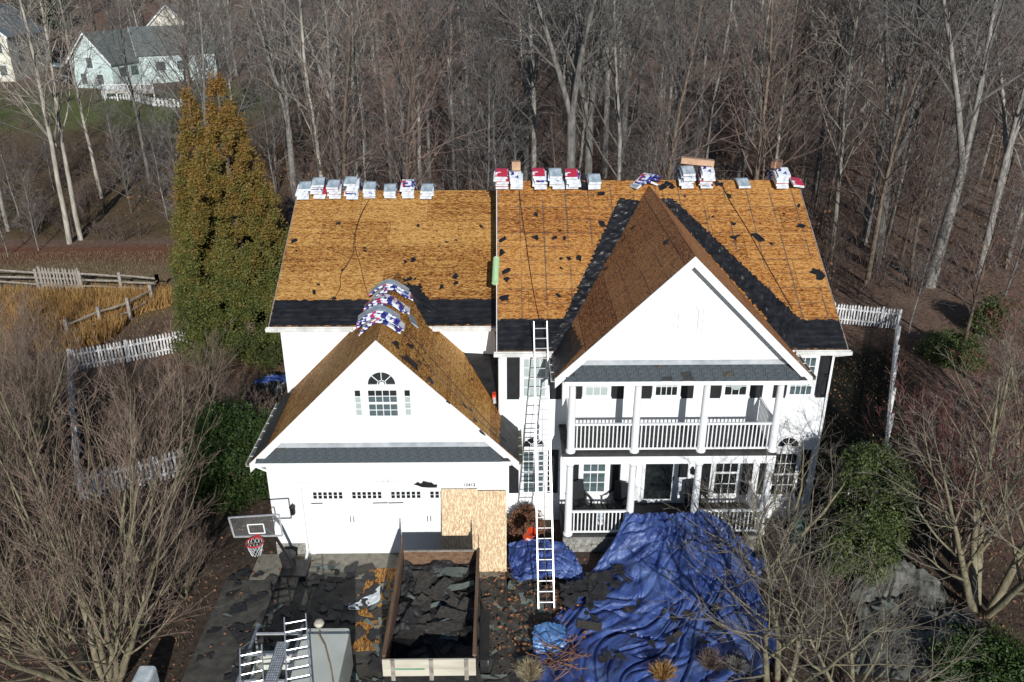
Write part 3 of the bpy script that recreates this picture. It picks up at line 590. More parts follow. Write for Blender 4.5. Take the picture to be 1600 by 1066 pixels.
# round decoration hung in the third upper window
part('window_medallion', MB().lathe([(.01,0),(.17,.0),(.17,.01),(.01,.012)], (0,0,0), 20).add([],[]) if False else (lambda mb: (mb.add([(14.56+.18*cos(t)*(1), Y2-.05-k*.008, 5.1+.14*sin(t)) for k in (0,1) for t in np.linspace(0, 2*pi, 20, endpoint=False)], [tuple(range(20)), tuple(range(39,19,-1))]+[(i,(i+1)%20,(i+1)%20+20,i+20) for i in range(20)]), mb)[1])(MB()), M['glass_blind'], house)
# garage gable window
window(3.24, 4.14, 5.0, 5.92, 0.0, 4, 4, 'glass_grey', split=5.75, glass2='glass_dark')
window(2.85, 3.08, 5.02, 5.92, 0.0, 1, 4, 'glass_blind', hung=False, casing=.04, split=5.75, glass2='glass_dark'); window(4.30, 4.53, 5.02, 5.92, 0.0, 1, 4, 'glass_blind', hung=False, casing=.04, split=5.75, glass2='glass_dark')
fan(3.69, 6.08, .40, 0.0, 4)
# blind arched panel high in the porch gable
arc_mb = MB(); ca_, cr_ = (12.47, 8.15), .28
pts = [(ca_[0]-cr_, -.018, 7.75)] + [(ca_[0]+cr_*cos(t), -.018, ca_[1]+.1+cr_*sin(t)) for t in np.linspace(pi, 0, 13)] + [(ca_[0]+cr_, -.018, 7.75)]
arc_mb.tube(pts, .03, 6); arc_mb.tube([(ca_[0]+(q_[0]-ca_[0])*1.45, -.018, 8.1+(q_[2]-8.1)*1.22+.02) for q_ in pts], .02, 6); arc_mb.bar((ca_[0]-cr_-.05,-.02,7.74),(ca_[0]+cr_+.05,-.02,7.74),.04); part('arched_vent', arc_mb, M['trim'], house)
# ---- garage door
gd = part('garage_door', MB().box(1.2, 5.95, -.02, .0, .0, 2.5), M['trim'], house)
pn = MB(); 
for i in range(4):
    xa = 1.24+i*1.18
    for j, (za, zb) in enumerate(((.08,.62),(.7,1.24),(1.32,1.86))): pn.box(xa+.04, xa+1.10, -.032, -.021, za, zb)
    part('door_panel', MB().box(xa+.02, xa+1.13, -.03, -.021, 1.94, 2.44), M['trim'], gd)
part('door_panel', pn, M['trim'], gd)
pm = MB().box(0, .105, -.006, 0, 0, .105).mesh('pane', M['glass_dark'])
for i in range(4):
    xa = 1.335+i*1.205
    for a in range(6):
        for b in range(2): link('pane', pm, gd, Vector((xa+a*.158, -.032, 2.12+b*.125))-worg(house))
for xa in (1.22, 3.13, 3.62): 
    h = MB(); h.bar((xa+.02,-.035,1.94),(xa+.38+(.1 if xa > 3 else 0),-.035,1.95),.03,.012,up=(0,1,0)); part('strap_hinge', h, M['door_hw'], gd)
for cx in (2.47, 4.88):
    for s in (-.05, .05):
        h = MB(); h.tube([(cx+s,-.035,1.24),(cx+s,-.07,1.28),(cx+s,-.07,1.40),(cx+s,-.035,1.44)], .012, 6); part('handle', h, M['door_hw'], gd)
tr = MB(); tr.box(1.06,1.2,-.05,-.001,0,2.52); tr.box(5.95,6.09,-.05,-.001,0,2.52); tr.box(1.0,6.15,-.06,-.001,2.521,2.7); tr.box(.9,6.3,-.12,-.001,2.701,2.76); part('door_surround', tr, M['trim'], house)
# house number 10412 on the header
def digits(txt, x, z, y, h, m, parent, name='house_number'):
    cu = bpy.data.curves.new(name, 'FONT'); cu.body = txt; cu.size = h; cu.extrude = .004
    t = bpy.data.objects.new('tmp', cu); C.objects.link(t); dg = bpy.context.evaluated_depsgraph_get(); me = bpy.data.meshes.new_from_object(t.evaluated_get(dg)); bpy.data.objects.remove(t)
    me.materials.clear(); me.materials.append(m); o = link(name, me, parent, Vector((x, y, z))-worg(parent), (pi/2,0,0)); return o
digits('10412', 5.98, 2.555, -.066, .15, M['door_hw'], house)
# floodlight over the door, small round vent
fl = MB(); fl.box(3.55,3.8,-.1,-.02,2.86,2.9); fl.lathe([(.03,0),(.06,-.09),(.02,-.12)], (3.6,-.13,2.86), 10); fl.lathe([(.03,0),(.06,-.09),(.02,-.12)], (3.75,-.13,2.86), 10); part('floodlight', fl, M['trim'], house)
# wall lantern left of door
ln = MB(); ln.box(.62,.72,-.05,-.001,1.6,1.9); ln.lathe([(.0,.22),(.02,.2),(.1,.12),(.085,.1),(.06,-.12),(.075,-.14),(.02,-.19)], (.67,-.16,1.78), 8); ln.bar((.67,-.02,1.95),(.67,-.16,1.98),.02); part('wall_lantern', ln, M['door_hw'], house)
ln = MB(); ln.box(13.42,13.5,Y2-.07,Y2-.0175,1.85,2.1); ln.lathe([(.0,.15),(.07,.08),(.05,-.1),(.01,-.13)], (13.46,Y2-.14,1.98), 8); part('wall_lantern', ln, M['door_hw'], house)
# stone veneer
def stonework(x0, x1, z0, z1, y, h=.14):
    s = part('stone_base', MB().box(x0, x1, y-.03, y-.001, z0, z1), M['mortar'], house); z = z0+.01
    while z < z1-.04:
        hh = min(h*RNG.uniform(.8,1.2), z1-z); x = x0+.01
        while x < x1-.05:
            ww = min(RNG.uniform(.16,.36), x1-x); mb = MB(); dd = RNG.uniform(.02,.05)
            mb.add([(x+.01,y-.031,z+.008),(x+ww-.01,y-.031,z+.008),(x+ww-.01,y-.031,z+hh-.008),(x+.01,y-.031,z+hh-.008),(x+.025,y-.03-dd,z+.022),(x+ww-.03,y-.03-dd*.8,z+.018),(x+ww-.022,y-.03-dd,z+hh-.025),(x+.03,y-.03-dd*.9,z+hh-.02)],
                   [(4,7,6,5)[::-1],(0,1,5,4),(1,2,6,5),(2,3,7,6),(3,0,4,7)]); part('stone', mb, M['stone'], s); x += ww
        z += hh
stonework(-.02, 1.0, 0, .42, -.001); stonework(9.1, 15.45, 0, .56, -.001)
# ---- porch and balcony
COLX = (9.25, 11.18, 13.2, 15.37)
part('porch_floor', MB().box(9.1, 15.45, .0, 1.66, .0, .66), M['deck'], house)
for i in range(11): part('floor_board', MB().box(9.11, 15.44, .01+i*.15, .154+i*.15, .661, .675), M['deck'], house)
part('balcony_floor', MB().box(9.0, 15.5, -.12, 1.66, 3.62, 3.72), M['deck'], house)
for i in range(12): part('floor_board', MB().box(9.01, 15.49, -.11+i*.147, .034+i*.147, 3.721, 3.735), M['deck'], house)
part('balcony_beam', MB().box(9.0, 15.5, -.1, .1, 3.34, 3.615), M['trim'], house)
part('porch_ceiling', MB().box(9.1, 15.45, .101, 1.66, 3.42, 3.45), M['trim'], house)
part('balcony_ceiling', MB().box(9.1, 15.75, 0.01, 1.66, 6.16, 6.19), M['trim'], house)
part('porch_beam', MB().box(9.05, 15.8, .012, .2, 6.09, 6.159), M['trim'], house)
for s_, (x0, x1) in enumerate(((7.1,7.2),)): pass
for cx in COLX:
    for z0, z1 in ((.676,3.335),(3.736,6.085)):
        mb = MB(); mb.lathe([(.15,0),(.15,.06),(.12,.09),(.118,(z1-z0)*.4),(.1,z1-z0-.1),(.125,z1-z0-.07),(.14,z1-z0-.03),(.14,z1-z0)], (cx, .0, z0), 20); part('column', mb, M['trim'], house, smooth=False)
def railing(p, q, z, h=.8, step=.12):
    p, q = Vector(p), Vector(q); d = q-p; L_ = d.length; mb = MB(); mb.bar(p+Vector((0,0,z+h)), q+Vector((0,0,z+h)), .07, .06); m2 = MB().bar(p+Vector((0,0,z+.09)), q+Vector((0,0,z+.09)), .05, .05)
    
    r = part('railing', mb, M['trim'], house); part('bottom_rail', m2, M['trim'], r); n = int(L_/step); me = MB().box(-.018,.018,-.018,.018,0,h-.14).mesh('baluster', M['trim'])
    for i in range(n): a = p + d*((i+.5)/n); link('baluster', me, r, Vector((a.x, a.y, z+.115))-worg(house))
for a, b in ((0,1),(1,2),(2,3)): railing((COLX[a]+.12,0,0),(COLX[b]-.12,0,0), 3.74, .94)
railing((15.37,.14,0),(15.37,1.6,0), 3.74, .94); railing((9.25,.14,0),(9.25,1.6,0), 3.74, .94)
railing((COLX[0]+.12,0,0),(COLX[1]-.12,0,0), .68, .86); railing((COLX[2]+.12,0,0),(COLX[3]-.12,0,0), .68, .86); railing((15.37,.14,0),(15.37,1.6,0), .68, .86)
# porch steps
for k in range(3): part('porch_step', MB().box(11.4, 13.0, -.35*(k+1), -.35*k, 0, .66-.17*(k+1)), M['deck'], house)
# ------------------------------------------------------------------ shingle bundles on the ridges
def bend(prof, x0, x1, t):            # profile of (y,z) swept across x
    mb = MB(); n = len(prof); V = []
    for x in (x0, x1):
        for y, z in prof: V.append((x, y, z))
        for y, z in prof: V.append((x, y, z+t))
    F = []; 
    for i in range(n-1):
        F.append((i, i+1, 2*n+i+1, 2*n+i)); F.append((n+i, 3*n+i, 3*n+i+1, n+i+1)); F.append((i, n+i, n+i+1, i+1)); F.append((2*n+i, 2*n+i+1, 3*n+i+1, 3*n+i))
    mi = [0]*len(F)
    mb.add(V, F); mb.M = [0 if k % 4 != 1 else 1 for k in range(len(F))]
    mb.add([V[0], V[n], V[3*n], V[2*n]], [(0,1,2,3)], 2); mb.add([V[n-1], V[2*n-1], V[4*n-1], V[3*n-1]], [(0,3,2,1)], 2); return mb
WR = {'b': 'wrap_blue', 'r': 'wrap_red', 'w': 'wrap_white', 's': 'wrap_silver'}
DESC = {'b': 'blue printed', 'r': 'red printed', 'w': 'white printed', 's': 'plain silver'}
_bm = {}
def bundle_mesh(top, drape, half=.46, T=.074):
    k = (top, drape)
    if k not in _bm:
        prof = []
        for i in range(13):
            s = -half + 2*half*i/12; prof.append((s, -drape*(sqrt(s*s+.012)-.11)))
        mb = bend(prof, -.215, .215, T)
        _bm[k] = mb.mesh('shingle_bundle', [M['wrap_white'] if top != 'b' else M['wrap_blue'], M[WR[top]], M['shell']])
    return _bm[k]
def stack(x, ridge_y, z, seq, where, drape=.5, dy=-.12):
    n = len(seq); lv = {0: 'bottom'}
    for i, c in enumerate(seq):
        pos = 'single' if n == 1 else ('topmost' if i == n-1 else ('bottom' if i == 0 else ORD[i]+' from the bottom'))
        dr = drape*(1-.03*i)
        o = link('shingle_bundle', bundle_mesh(c, round(drape, 2)), None, (x+RNG.uniform(-.05,.05), ridge_y+dy+RNG.uniform(-.07,.07), z+.02+i*.092), (RNG.uniform(-.02,.02), RNG.uniform(-.03,.03), RNG.uniform(-.1,.1)))
        tag(o, f"{DESC[c]} shingle bundle, {pos}, {where}", 'shingle bundle', 'shingle bundles stacked on the ridges')
Lz = L_RIDGE[1]+.05; Rz = R_RIDGE[1]+.06
for k, (u, seq) in enumerate(((478.5,'wwws'),(501.7,'wrwbws'),(526.6,'wrwrs'),(553.7,'wbwwws'),(580,'rwws'),(611.5,'bws'),(640,'wwwwb'),(668,'wws'))):
    stack(un(u, 299, 'y', L_RIDGE[0]).x, L_RIDGE[0], Lz, seq, f'{ORD[k]} stack along the left ridge')
for k, (u, seq) in enumerate(((784,'rwrwr'),(806.5,'wwww'),(841.6,'wwbwr'),(868,'wwwws'),(893,'wwwbr'),(925.5,'wws'),(1069,'wwwwws'),(1099,'bwrwww'),(1155,'s'),(1215,'wrwww'))):
    stack(un(u, 284, 'y', R_RIDGE[0]).x, R_RIDGE[0], Rz, seq, f'{ORD[k]} stack along the right ridge', drape=.53)
# slid stack near the peak of the front gable, and the pink bundle at the far right
for i in range(3):
    o = link('shingle_bundle', bundle_mesh('b' if i else 's', .5), None, (un(1006+i*4, 284, 'y', 7.6).x, 7.5+.05*i, Rz+.02+.09*i), (0.0, 0, radians(-62+9*i))); tag(o, f"blue and white shingle bundle, {['lowest','middle','uppermost'][i]} of the toppled pile at the gable peak", 'shingle bundle', 'shingle bundles stacked on the ridges')
o = link('shingle_bundle', bundle_mesh('r', .5), None, (un(1238, 284, 'y', 7.7).x, 7.62, Rz+.06), (0, radians(10), radians(12))); tag(o, 'pink and red shingle bundle lying alone at the right end of the ridge', 'shingle bundle', 'shingle bundles stacked on the ridges')
# cartons
def carton(u, z, L_, W_, H_, rz, m, label, ry=0):
    x = un(u, 270, 'y', 7.7).x; mb = MB(); mb.box(-L_/2, L_/2, -W_/2, W_/2, 0, H_); mb.box(-L_/2-.002, L_/2+.002, -.02, .02, -.001, H_+.002, 1)
    o = link('carton', mb.mesh('carton', [M[m], M['carton_d'] if m == 'carton' else M['carton']]), None, (x, 7.62, z), (0, radians(ry), radians(rz))); tag(o, label, 'carton', 'cartons left on the bundles')
carton(1086.5, Rz+.60, 1.15, .28, .2, -4, 'carton', 'long tan carton laid across two bundle stacks', 5)
carton(1211, Rz+.50, .5, .3, .22, 62, 'carton_d', 'dark brown carton on the stack near the right end of the ridge')
carton(806, Rz+.42, .3, .22, .3, 5, 'carton', 'small tan carton on the second stack of the right ridge')
# saddles of bundles bent over the garage ridge
def saddle(y, z, n, where, cols):
    for i in range(n):
        prof = [(s, -.92*(sqrt(s*s+.05+.02*i)-sqrt(.05+.02*i))) for s in np.linspace(-.62, .62, 15)]
        mb = MB(); pm_ = bend(prof, -.2, .2, .07); pm_.V = [(yy, -x, zz) for x, yy, zz in pm_.V]
        c = cols[i % len(cols)]
        me = pm_.mesh('shingle_bundle', [M['wrap_blue'], M[WR[c]], M['shell']])
        o = link('shingle_bundle', me, None, (3.65+RNG.uniform(-.1,.1)-.03*i, y+RNG.uniform(-.12,.12)-.03*i, z+.03+.078*i), (RNG.uniform(-.06,.06), RNG.uniform(-.06,.06), RNG.uniform(-.16,.16)))
        tag(o, f"{DESC[c]} shingle bundle bent over garage ridge, {['bottom','second from the bottom','third from the bottom','fourth from the bottom','topmost'][i if i < n-1 else 4]}, {where} saddle", 'shingle bundle', 'shingle bundles bent over the garage ridge')
saddle(1.15, AA.z, 5, 'front', 'bwbbs'); saddle(2.55, AA.z, 3, 'middle', 'wbb'); saddle(3.65, AA.z, 4, 'rear', 'bwbs')
o = link('shingle_bundle', MB().box(-.15,.15,-.5,.5,0,.03).mesh('wrapper', M['wrap_silver']), None, plAr.P(3.0, 4.75, .05), (0, 0, 0)); o.rotation_euler = (0, radians(45), radians(14)); tag(o, 'loose silver bundle wrapper lying on the right slope of the garage roof', 'wrapper'); o.name = 'loose_wrapper'
# ------------------------------------------------------------------ scraps
def scrap_mesh(seed, m, r=.12, t=.006, n=9, elong=1.6):
    rg = random.Random(seed); V = []
    for k in range(n):
        a = 2*pi*k/n + rg.uniform(-.25,.25); rr = r*rg.uniform(.45,1.15); V.append((rr*elong*cos(a), rr*sin(a), rg.uniform(0,.02)))
    V = V + [(x, y, z+t) for x, y, z in V]
    return MB().add(V, [tuple(range(n-1,-1,-1)), tuple(range(n, 2*n))]+[(i,(i+1)%n,(i+1)%n+n,i+n) for i in range(n)]).mesh('scrap', m)
SCR = [scrap_mesh(s, M['felt']) for s in range(8)]
def roof_scraps(pl, pts, where, group):
    for a, b, s in pts:
        p = pl.P(a, b, .022); q = pl.n.to_track_quat('Z', 'Y').to_matrix().to_4x4() @ Matrix.Rotation(RNG.uniform(0, 6.28), 4, 'Z')
        o = link('felt_scrap', RNG.choice(SCR), None, p, q.to_euler(), s*.82); tag(o, f"{'tiny' if s < .6 else ('small' if s < 1 else 'larger')} torn scrap of black felt {'low' if b < 2.4 else ('halfway up' if b < 4.4 else 'high')} on {where}", 'felt scrap', group)
def rnd_pts(n, a0, a1, b0, b1): return [(RNG.uniform(a0,a1), RNG.uniform(b0,b1), RNG.choice((.3,.35,.4,.5,.7))) for _ in range(n)]
g1 = 'felt scraps on the left roof'
roof_scraps(plL, [(*plL.hit(u, v), s) for u, v, s in ((529,350,.9),(459,378,1),(645,407,1),(615,445,1.1),(712,434,1.2),(712,443,.8),(690,449,1),(752,355,.7),(648,482-45,.6),(491,457,.8),(498,445,.6),(655,450,1.3),(661,462,1),(630,440,1.2),(640,436,1),(570,388,.6),(571,393,.6),(521,467,.7),(698,379,.5),(633,410,.6))] + rnd_pts(8, .3, 7.1, 1.4, 6.2) + [(a_, b_, .2) for a_, b_, _ in rnd_pts(16, .3, 7.1, 1.4, 6.2)], 'the left roof', g1)
roof_scraps(plR, [(*plR.hit(u, v), s) for u, v, s in ((837,372,1.1),(792,437,1.2),(787,468,1.5),(838,337,.8),(911,293,2.4),(938,304,1.1),(890,405,.9),(877,405,.6),(877,420,.6),(866,373,.8),(882,373,.8),(875,361,.5),(784,395,1.3),(786,375,1.1),(790,425,1.2),(940,350,1.4),(905,405,1),(873,463,.8))], 'the right roof left of the gable', 'felt scraps on the right roof')
roof_scraps(plR, [(*plR.hit(u, v), s) for u, v, s in ((1146,351,1),(1183,371,1.7),(1147,372,1),(1154,369,.5),(1250,354,1.1),(1139,307,1),(1125,289,1.3),(1120,287,1),(1248,322,.7),(1225,335,.5),(1276,425,1.6),(1280,432,1.6),(1206,382,.6),(1197,459,1.5),(1035,292,1.6),(1042,288,1.3),(1050,294,1.2),(1114,339,.5),(1070,307,.5))], 'the right roof right of the gable', 'felt scraps on the right roof')
roof_scraps(plGl, [(*plGl.hit(u, v), s) for u, v, s in ((1042,380,1.1),(990,357,.9),(975,375,.6),(948,420,1),(980,409,.5))] , 'the front gable roof', 'felt scraps on the front gable roof')
roof_scraps(plAr, [(*plAr.hit(u, v), s) for u, v, s in ((618,540,1.6),(637,565,2.2),(645,572,1.5),(641,542,1.2),(672,596,1.6),(655,568,.8),(700,630,.8),(725,635,.9),(742,658,1),(752,677,1),(690,560,.7))] + rnd_pts(10, .3, 4, 1, 4.4), 'the right slope of the garage roof', 'felt scraps on the garage roof')
roof_scraps(plAl, rnd_pts(6, .3, 4, .8, 4.5), 'the left slope of the garage roof', 'felt scraps on the garage roof')
# hoses and cords
def cord(pl, uvs, name, label, cat, m='cord', r=.012):
    pts = [pl.P(*pl.hit(u, v), .035+.01*RNG.random()) for u, v in uvs]; fine = []
    for i in range(len(pts)-1):
        p0, p1, p2, p3 = pts[max(i-1,0)], pts[i], pts[i+1], pts[min(i+2,len(pts)-1)]
        for k in range(6):
            t = k/6; fine.append(.5*((2*p1)+(-p0+p2)*t+(2*p0-5*p1+4*p2-p3)*t*t+(-p0+3*p1-3*p2+p3)*t**3))
    fine.append(pts[-1]); mb = MB(); mb.tube(fine, r, 5); single(name, mb, M[m], label, cat)
cord(plL, ((577,313),(565,335),(556,360),(553,380),(551,400),(533,430),(532,450),(524,465),(516,472)), 'air_hose', 'dark air hose curling down the middle of the left roof', 'air hose', 'hose')
cord(plL, ((574,318),(560,350),(555,385),(563,415),(570,445),(575,462)), 'air_hose', 'second air hose crossing the first and running to the garage ridge', 'air hose', 'hose')
cord(plR, ((811,300),(816,340),(822,380),(829,430),(838,480),(846,515)), 'safety_rope', 'thin dark rope hanging down the right roof above the ladder', 'rope')
cord(plR, ((1128,290),(1140,315),(1165,355),(1190,400),(1215,445),(1238,485)), 'air_hose', 'thin black hose running down the right roof beside the gable', 'air hose')
cord(plAr, ((637,520),(680,570),(720,615),(770,672),(790,690)), 'power_cord', 'black cord lying straight down the right slope of the garage roof', 'cord')
cord(plAr, ((625,515),(670,575),(705,612),(750,660),(782,690)), 'power_cord', 'lower black cord on the right slope of the garage roof', 'cord')
mb = MB(); p = Vector((6.98, plR.P(0,2.55).y, plR.P(0,2.55).z+.12)); q = Vector((7.02, plR.P(0,3.6).y, plR.P(0,3.6).z+.12)); mb.tube([p, p.lerp(q,.5), q], .11, 12); single('foam_roll', mb, M['green_roll'], 'pale green roll lying along the step between the two roofs', 'roll')
# orange and white tool in the roof valley
t = thing('nail_gun', 'small orange and white tool lying in the roof valley by the corner', 'tool', un(772, 622, 'y', 2.1)); p = t.location
part('tool_body', MB().box(p.x-.06,p.x+.06,p.y-.1,p.y+.12,p.z,p.z+.16), M['orange'], t); part('tool_tip', MB().tube([(p.x,p.y-.1,p.z+.04),(p.x+.02,p.y-.28,p.z-.02)], .05, 8), M['shell'], t)
# ------------------------------------------------------------------ ladder against the gutter
def ladder(base, top, w, label, name='extension_ladder', split=None, w2=None, m='alu'):
    base, top = Vector(base), Vector(top); t = thing(name, label, 'ladder', base); d = (top-base); L_ = d.length; dn = d.normalized(); X = Vector((1,0,0)) if abs(dn.x) < .7 else Vector((0,1,0)); sd_ = (X - dn*X.dot(dn)).normalized(); out = sd_.cross(dn).normalized()
    sects = [(0, L_, w, 0)] if split is None else [(0, split[1], w, 0), (split[0], L_, w2, .07)]
    for a, b, ww, off in sects:
        for s in (-1, 1):
            mb = MB(); mb.bar(base+dn*a+sd_*s*ww/2+out*off, base+dn*b+sd_*s*ww/2+out*off, .03, .07, up=out); part('rail', mb, M[m], t)
        k = a+.2
        while k < b-.05:
            mb = MB(); mb.tube([base+dn*k-sd_*ww/2+out*off, base+dn*k+sd_*ww/2+out*off], .017, 6); part('rung', mb, M[m], t); k += .305
    return t
lb, lt = Vector((8.45,-2.65,0)), Vector((8.36,-2.65+.597*7.3,7.3))
ladder(lb, lt, .46, 'aluminium extension ladder leaning on the gutter from the blue tarp', split=(3.2, 5.2), w2=.40)
dn = (lt-lb).normalized(); mb = MB(); mb.tube([lb.lerp(lt, k/10)+Vector((.02*sin(k*2),-.05-.03*sin(k*.3*pi),0)) for k in range(0, 8)], .008, 4); single('ladder_rope', mb, M['cord'], 'thin rope hanging down the middle of the ladder', 'rope')
# ------------------------------------------------------------------ osb sheets against the garage
def sheet(corners, t, m, label, name='osb_sheet'):
    P = [Vector(c) for c in corners]; n = (P[1]-P[0]).cross(P[3]-P[0]).normalized()*t; mb = MB(); V = P+[p+n for p in P]; mb.add(V, [(0,3,2,1),(4,5,6,7),(0,1,5,4),(1,2,6,5),(2,3,7,6),(3,0,4,7)])
    a, b = (P[1]-P[0]).length, (P[3]-P[0]).length; mb.UV = [(0,0),(0,a),(b,a),(b,0)]*2; return single(name, mb, M[m], label, 'osb sheet')
sheet([(5.30,-.62,.55),(6.42,-.62,.55),(6.42,-.12,2.5),(5.30,-.12,2.5)], .02, 'osb_new', 'wide pale osb sheet leaning in front of the garage door')
sheet([(6.30,-.95,0),(7.30,-.95,0),(7.30,-.14,2.44),(6.30,-.14,2.44)], .02, 'osb_new', 'pale osb sheet standing on the ground at the right garage corner')
for k in range(6):
    a = .1+.14*k; 
osb2 = sheet([(5.32,-.5,.0),(6.38,-.5,.0),(6.38,-.48,.55),(5.32,-.48,.55)], .02, 'osb', 'darker osb offcut under the wide leaning sheet')
sheet([tuple(un(578,868+20,'z',.02)), tuple(un(640,868+20,'z',.02)), tuple(un(634,975,'z',.02)), tuple(un(556,960,'z',.02))], .015, 'osb', 'old orange osb sheet lying on the driveway left of trailer')
sheet([tuple(un(556,972,'z',.02)), tuple(un(600,968,'z',.02)), tuple(un(590,1015,'z',.02)), tuple(un(548,1018,'z',.02))], .015, 'osb', 'smaller orange osb piece lying behind the driveway sheet')
# ------------------------------------------------------------------ dump trailer
T = thing('dump_trailer', 'dump trailer with plywood sides full of torn shingles', 'trailer', (5.4,-4.3,0))
x0, x1, y0, y1, zt = 4.28, 6.50, -6.42, -2.15, 1.95
def tp(n, mb, m, **k): return part(n, mb, M[m], T, **k)
tp('bed', MB().box(x0+.03, x1-.03, y0+.05, y1-.03, .65, .75), 'steel_blk')
for nm, x in (('side_panel', x0), ('side_panel', x1-.04)):
    tp(nm, MB().box(x, x+.04, y0, y1, .62, 1.2), 'steel_blk')
    k = y0+.3
    while k < y1: tp('side_rib', MB().box(x-.05 if x == x0 else x+.041, x-.001 if x == x0 else x+.09, k, k+.06, .6, 1.22), 'steel_blk'); k += .8
for x in (x0, x1-.03):
    mb = MB(); prof = [(y0,1.2),(y1,1.2),(y1+.02,2.32),(y1-.18,2.02),(y0,zt)]; n = len(prof); mb.add([(x+.003,y,z) for y,z in prof]+[(x+.027,y,z) for y,z in prof], [tuple(range(n)), tuple(range(2*n-1,n-1,-1))]+[(i,i+n,(i+1)%n+n,(i+1)%n) for i in range(n)]); tp('side_board', mb, 'timber')
    tp('side_cap', MB().box(x-.03, x+.06, y0+.01, y1-.2, zt+.001, zt+.05), 'timber')
tp('head_board', MB().box(x0+.045, x1-.045, y1-.04, y1, .76, 1.75), 'timber'); tp('head_rail', MB().box(x0+.045, x1-.045, y1-.045, y1+.01, 1.751, 1.78), 'tim_grey')
for k, (a, b) in enumerate(((1.42,1.66),(1.67,1.94))): tp('tail_board', MB().box(x0-.02, x1+.02, y0-.09, y0-.05, a, b), 'timber_pale')
for x in (x0+.18, (x0+x1)/2, x1-.26): tp('tail_batten', MB().box(x, x+.1, y0-.12, y0-.091, 1.3, 1.95), 'tim_grey')
tp('green_stripe', MB().box(x0+.25, x0+1.0, y0-.0935, y0-.0905, 1.62, 1.665), 'green_p'); tp('tail_gate', MB().box(x0, x1, y0-.07, y0-.005, .6, 1.4), 'steel_blk')
for x in (x0+.1, x1-.22): tp('tail_light', MB().box(x, x+.12, y0-.09, y0-.071, .7, .76), 'red')
for x in (x0-.28, x1+.08):
    for y in (-4.0, -4.9):
        mb = MB(); mb.tube([(x,y,.36),(x+.2,y,.36)], .36, 18); w_ = tp('wheel', mb, 'tyre'); mb = MB(); mb.tube([(x-.005,y,.36),(x+.205,y,.36)], .18, 12); part('rim', mb, M['alu'], w_)
    tp('fender', MB().box(x-.02, x+.24, -5.4, -3.5, .78, .80), 'steel_blk')
mb = MB(); mb.bar((x0+.4,y1,.6),(5.4,y1+1.2,.55),.1); mb.bar((x1-.4,y1,.6),(5.4,y1+1.2,.55),.1); tp('tongue', mb, 'steel_blk')
# heap in trailer: felt and shingles
def heightmesh(x0, x1, y0, y1, nx_, ny_, f):
    V = []; 
    for j in range(ny_+1):
        for i in range(nx_+1):
            x = x0+(x1-x0)*i/nx_; y = y0+(y1-y0)*j/ny_; V.append((x, y, f(x, y)))
    return MB().add(V, [(j*(nx_+1)+i, j*(nx_+1)+i+1, (j+1)*(nx_+1)+i+1, (j+1)*(nx_+1)+i) for j in range(ny_) for i in range(nx_)])
def heap_z(x, y):
    return .98 + .28*sstep(-6.0, -4.6, y) + .18*nz(x*1.6, y*1.6, 1) + .12*nz(x*4, y*4, 2) + .05*nz(x*11, y*11, 7) + .12*sstep(-3, -2.3, y)
hm = heightmesh(x0+.05, x1-.05, y0+.02, y1-.05, 60, 110, heap_z); o = single('debris_heap', hm, M['felt2'], 'heap of torn black felt and shingles filling the trailer', 'debris heap'); o['kind'] = 'stuff'
def shingle_mesh(seed, m, w, l):
    rg = random.Random(seed); V = []; nn = 5; c = rg.uniform(-.06,.1); hw = w/2
    for k in range(nn):
        t = k/(nn-1)-.5; z = c*(t*t)*2
        V += [(l*t, -hw+rg.uniform(-.02,.02), z), (l*t, hw+rg.uniform(-.02,.02), z+rg.uniform(-.01,.01))]
    V2 = [(x, y, z+.007) for x, y, z in V]; n = len(V)
    F = [(2*k, 2*k+2, 2*k+3, 2*k+1)[::-1] for k in range(nn-1)] + [(n+2*k, n+2*k+2, n+2*k+3, n+2*k+1) for k in range(nn-1)] + [(2*k, 2*k+2, n+2*k+2, n+2*k) for k in range(nn-1)] + [(2*k+1, n+2*k+1, n+2*k+3, 2*k+3) for k in range(nn-1)] + [(0,n,n+1,1),(n-2,n-1,2*n-1,2*n-2)]
    return MB().add(V, F).mesh('shingle_piece', m)
SH = {'green': [shingle_mesh(s, M['shingle_green'], .13+.04*(s%2), .45+.12*(s%3)) for s in range(4)], 'brown': [shingle_mesh(s+9, M['shingle_old'], .22+.06*(s%3), .5+.15*(s%3)) for s in range(5)], 'black': [scrap_mesh(s+30, M['felt2'], .22, .008, 11, 1.5) for s in range(6)]}
def debris(n, region, hf, where, group, mix=('brown','brown','green','black'), sc=(.6,1.1), tilt=.25):
    k = 0; tries = 0
    while k < n and tries < n*20:
        tries += 1
        (xa, xb, ya, yb) = region[:4]; x, y = RNG.uniform(xa, xb), RNG.uniform(ya, yb)
        if len(region) > 4 and not region[4](x, y): continue
        kd = RNG.choice(mix); xm, ya3, yb3 = (xa+xb)/2, ya+(yb-ya)/3, ya+(yb-ya)*2/3; spot = ('near ' if y < ya3 else ('far ' if y > yb3 else 'middle ')) + ('left' if x < xm else 'right') + ' part '
        o = link('shingle_piece' if kd != 'black' else 'felt_piece', RNG.choice(SH[kd]), None, (x, y, hf(x, y)+.012+RNG.random()*.03), (RNG.uniform(-tilt,tilt), RNG.uniform(-tilt,tilt), RNG.uniform(0,6.28)), RNG.uniform(*sc))
        tag(o, {'green': 'grey green shingle piece ', 'brown': 'brown backed shingle piece ', 'black': 'black felt piece '}[kd]+where.replace('on the ', 'in the '+spot+'of the ', 1) if where.startswith('on the ') else {'green': 'grey green shingle piece ', 'brown': 'brown backed shingle piece ', 'black': 'black felt piece '}[kd]+where+', '+spot.strip(), 'roofing scrap', group); k += 1
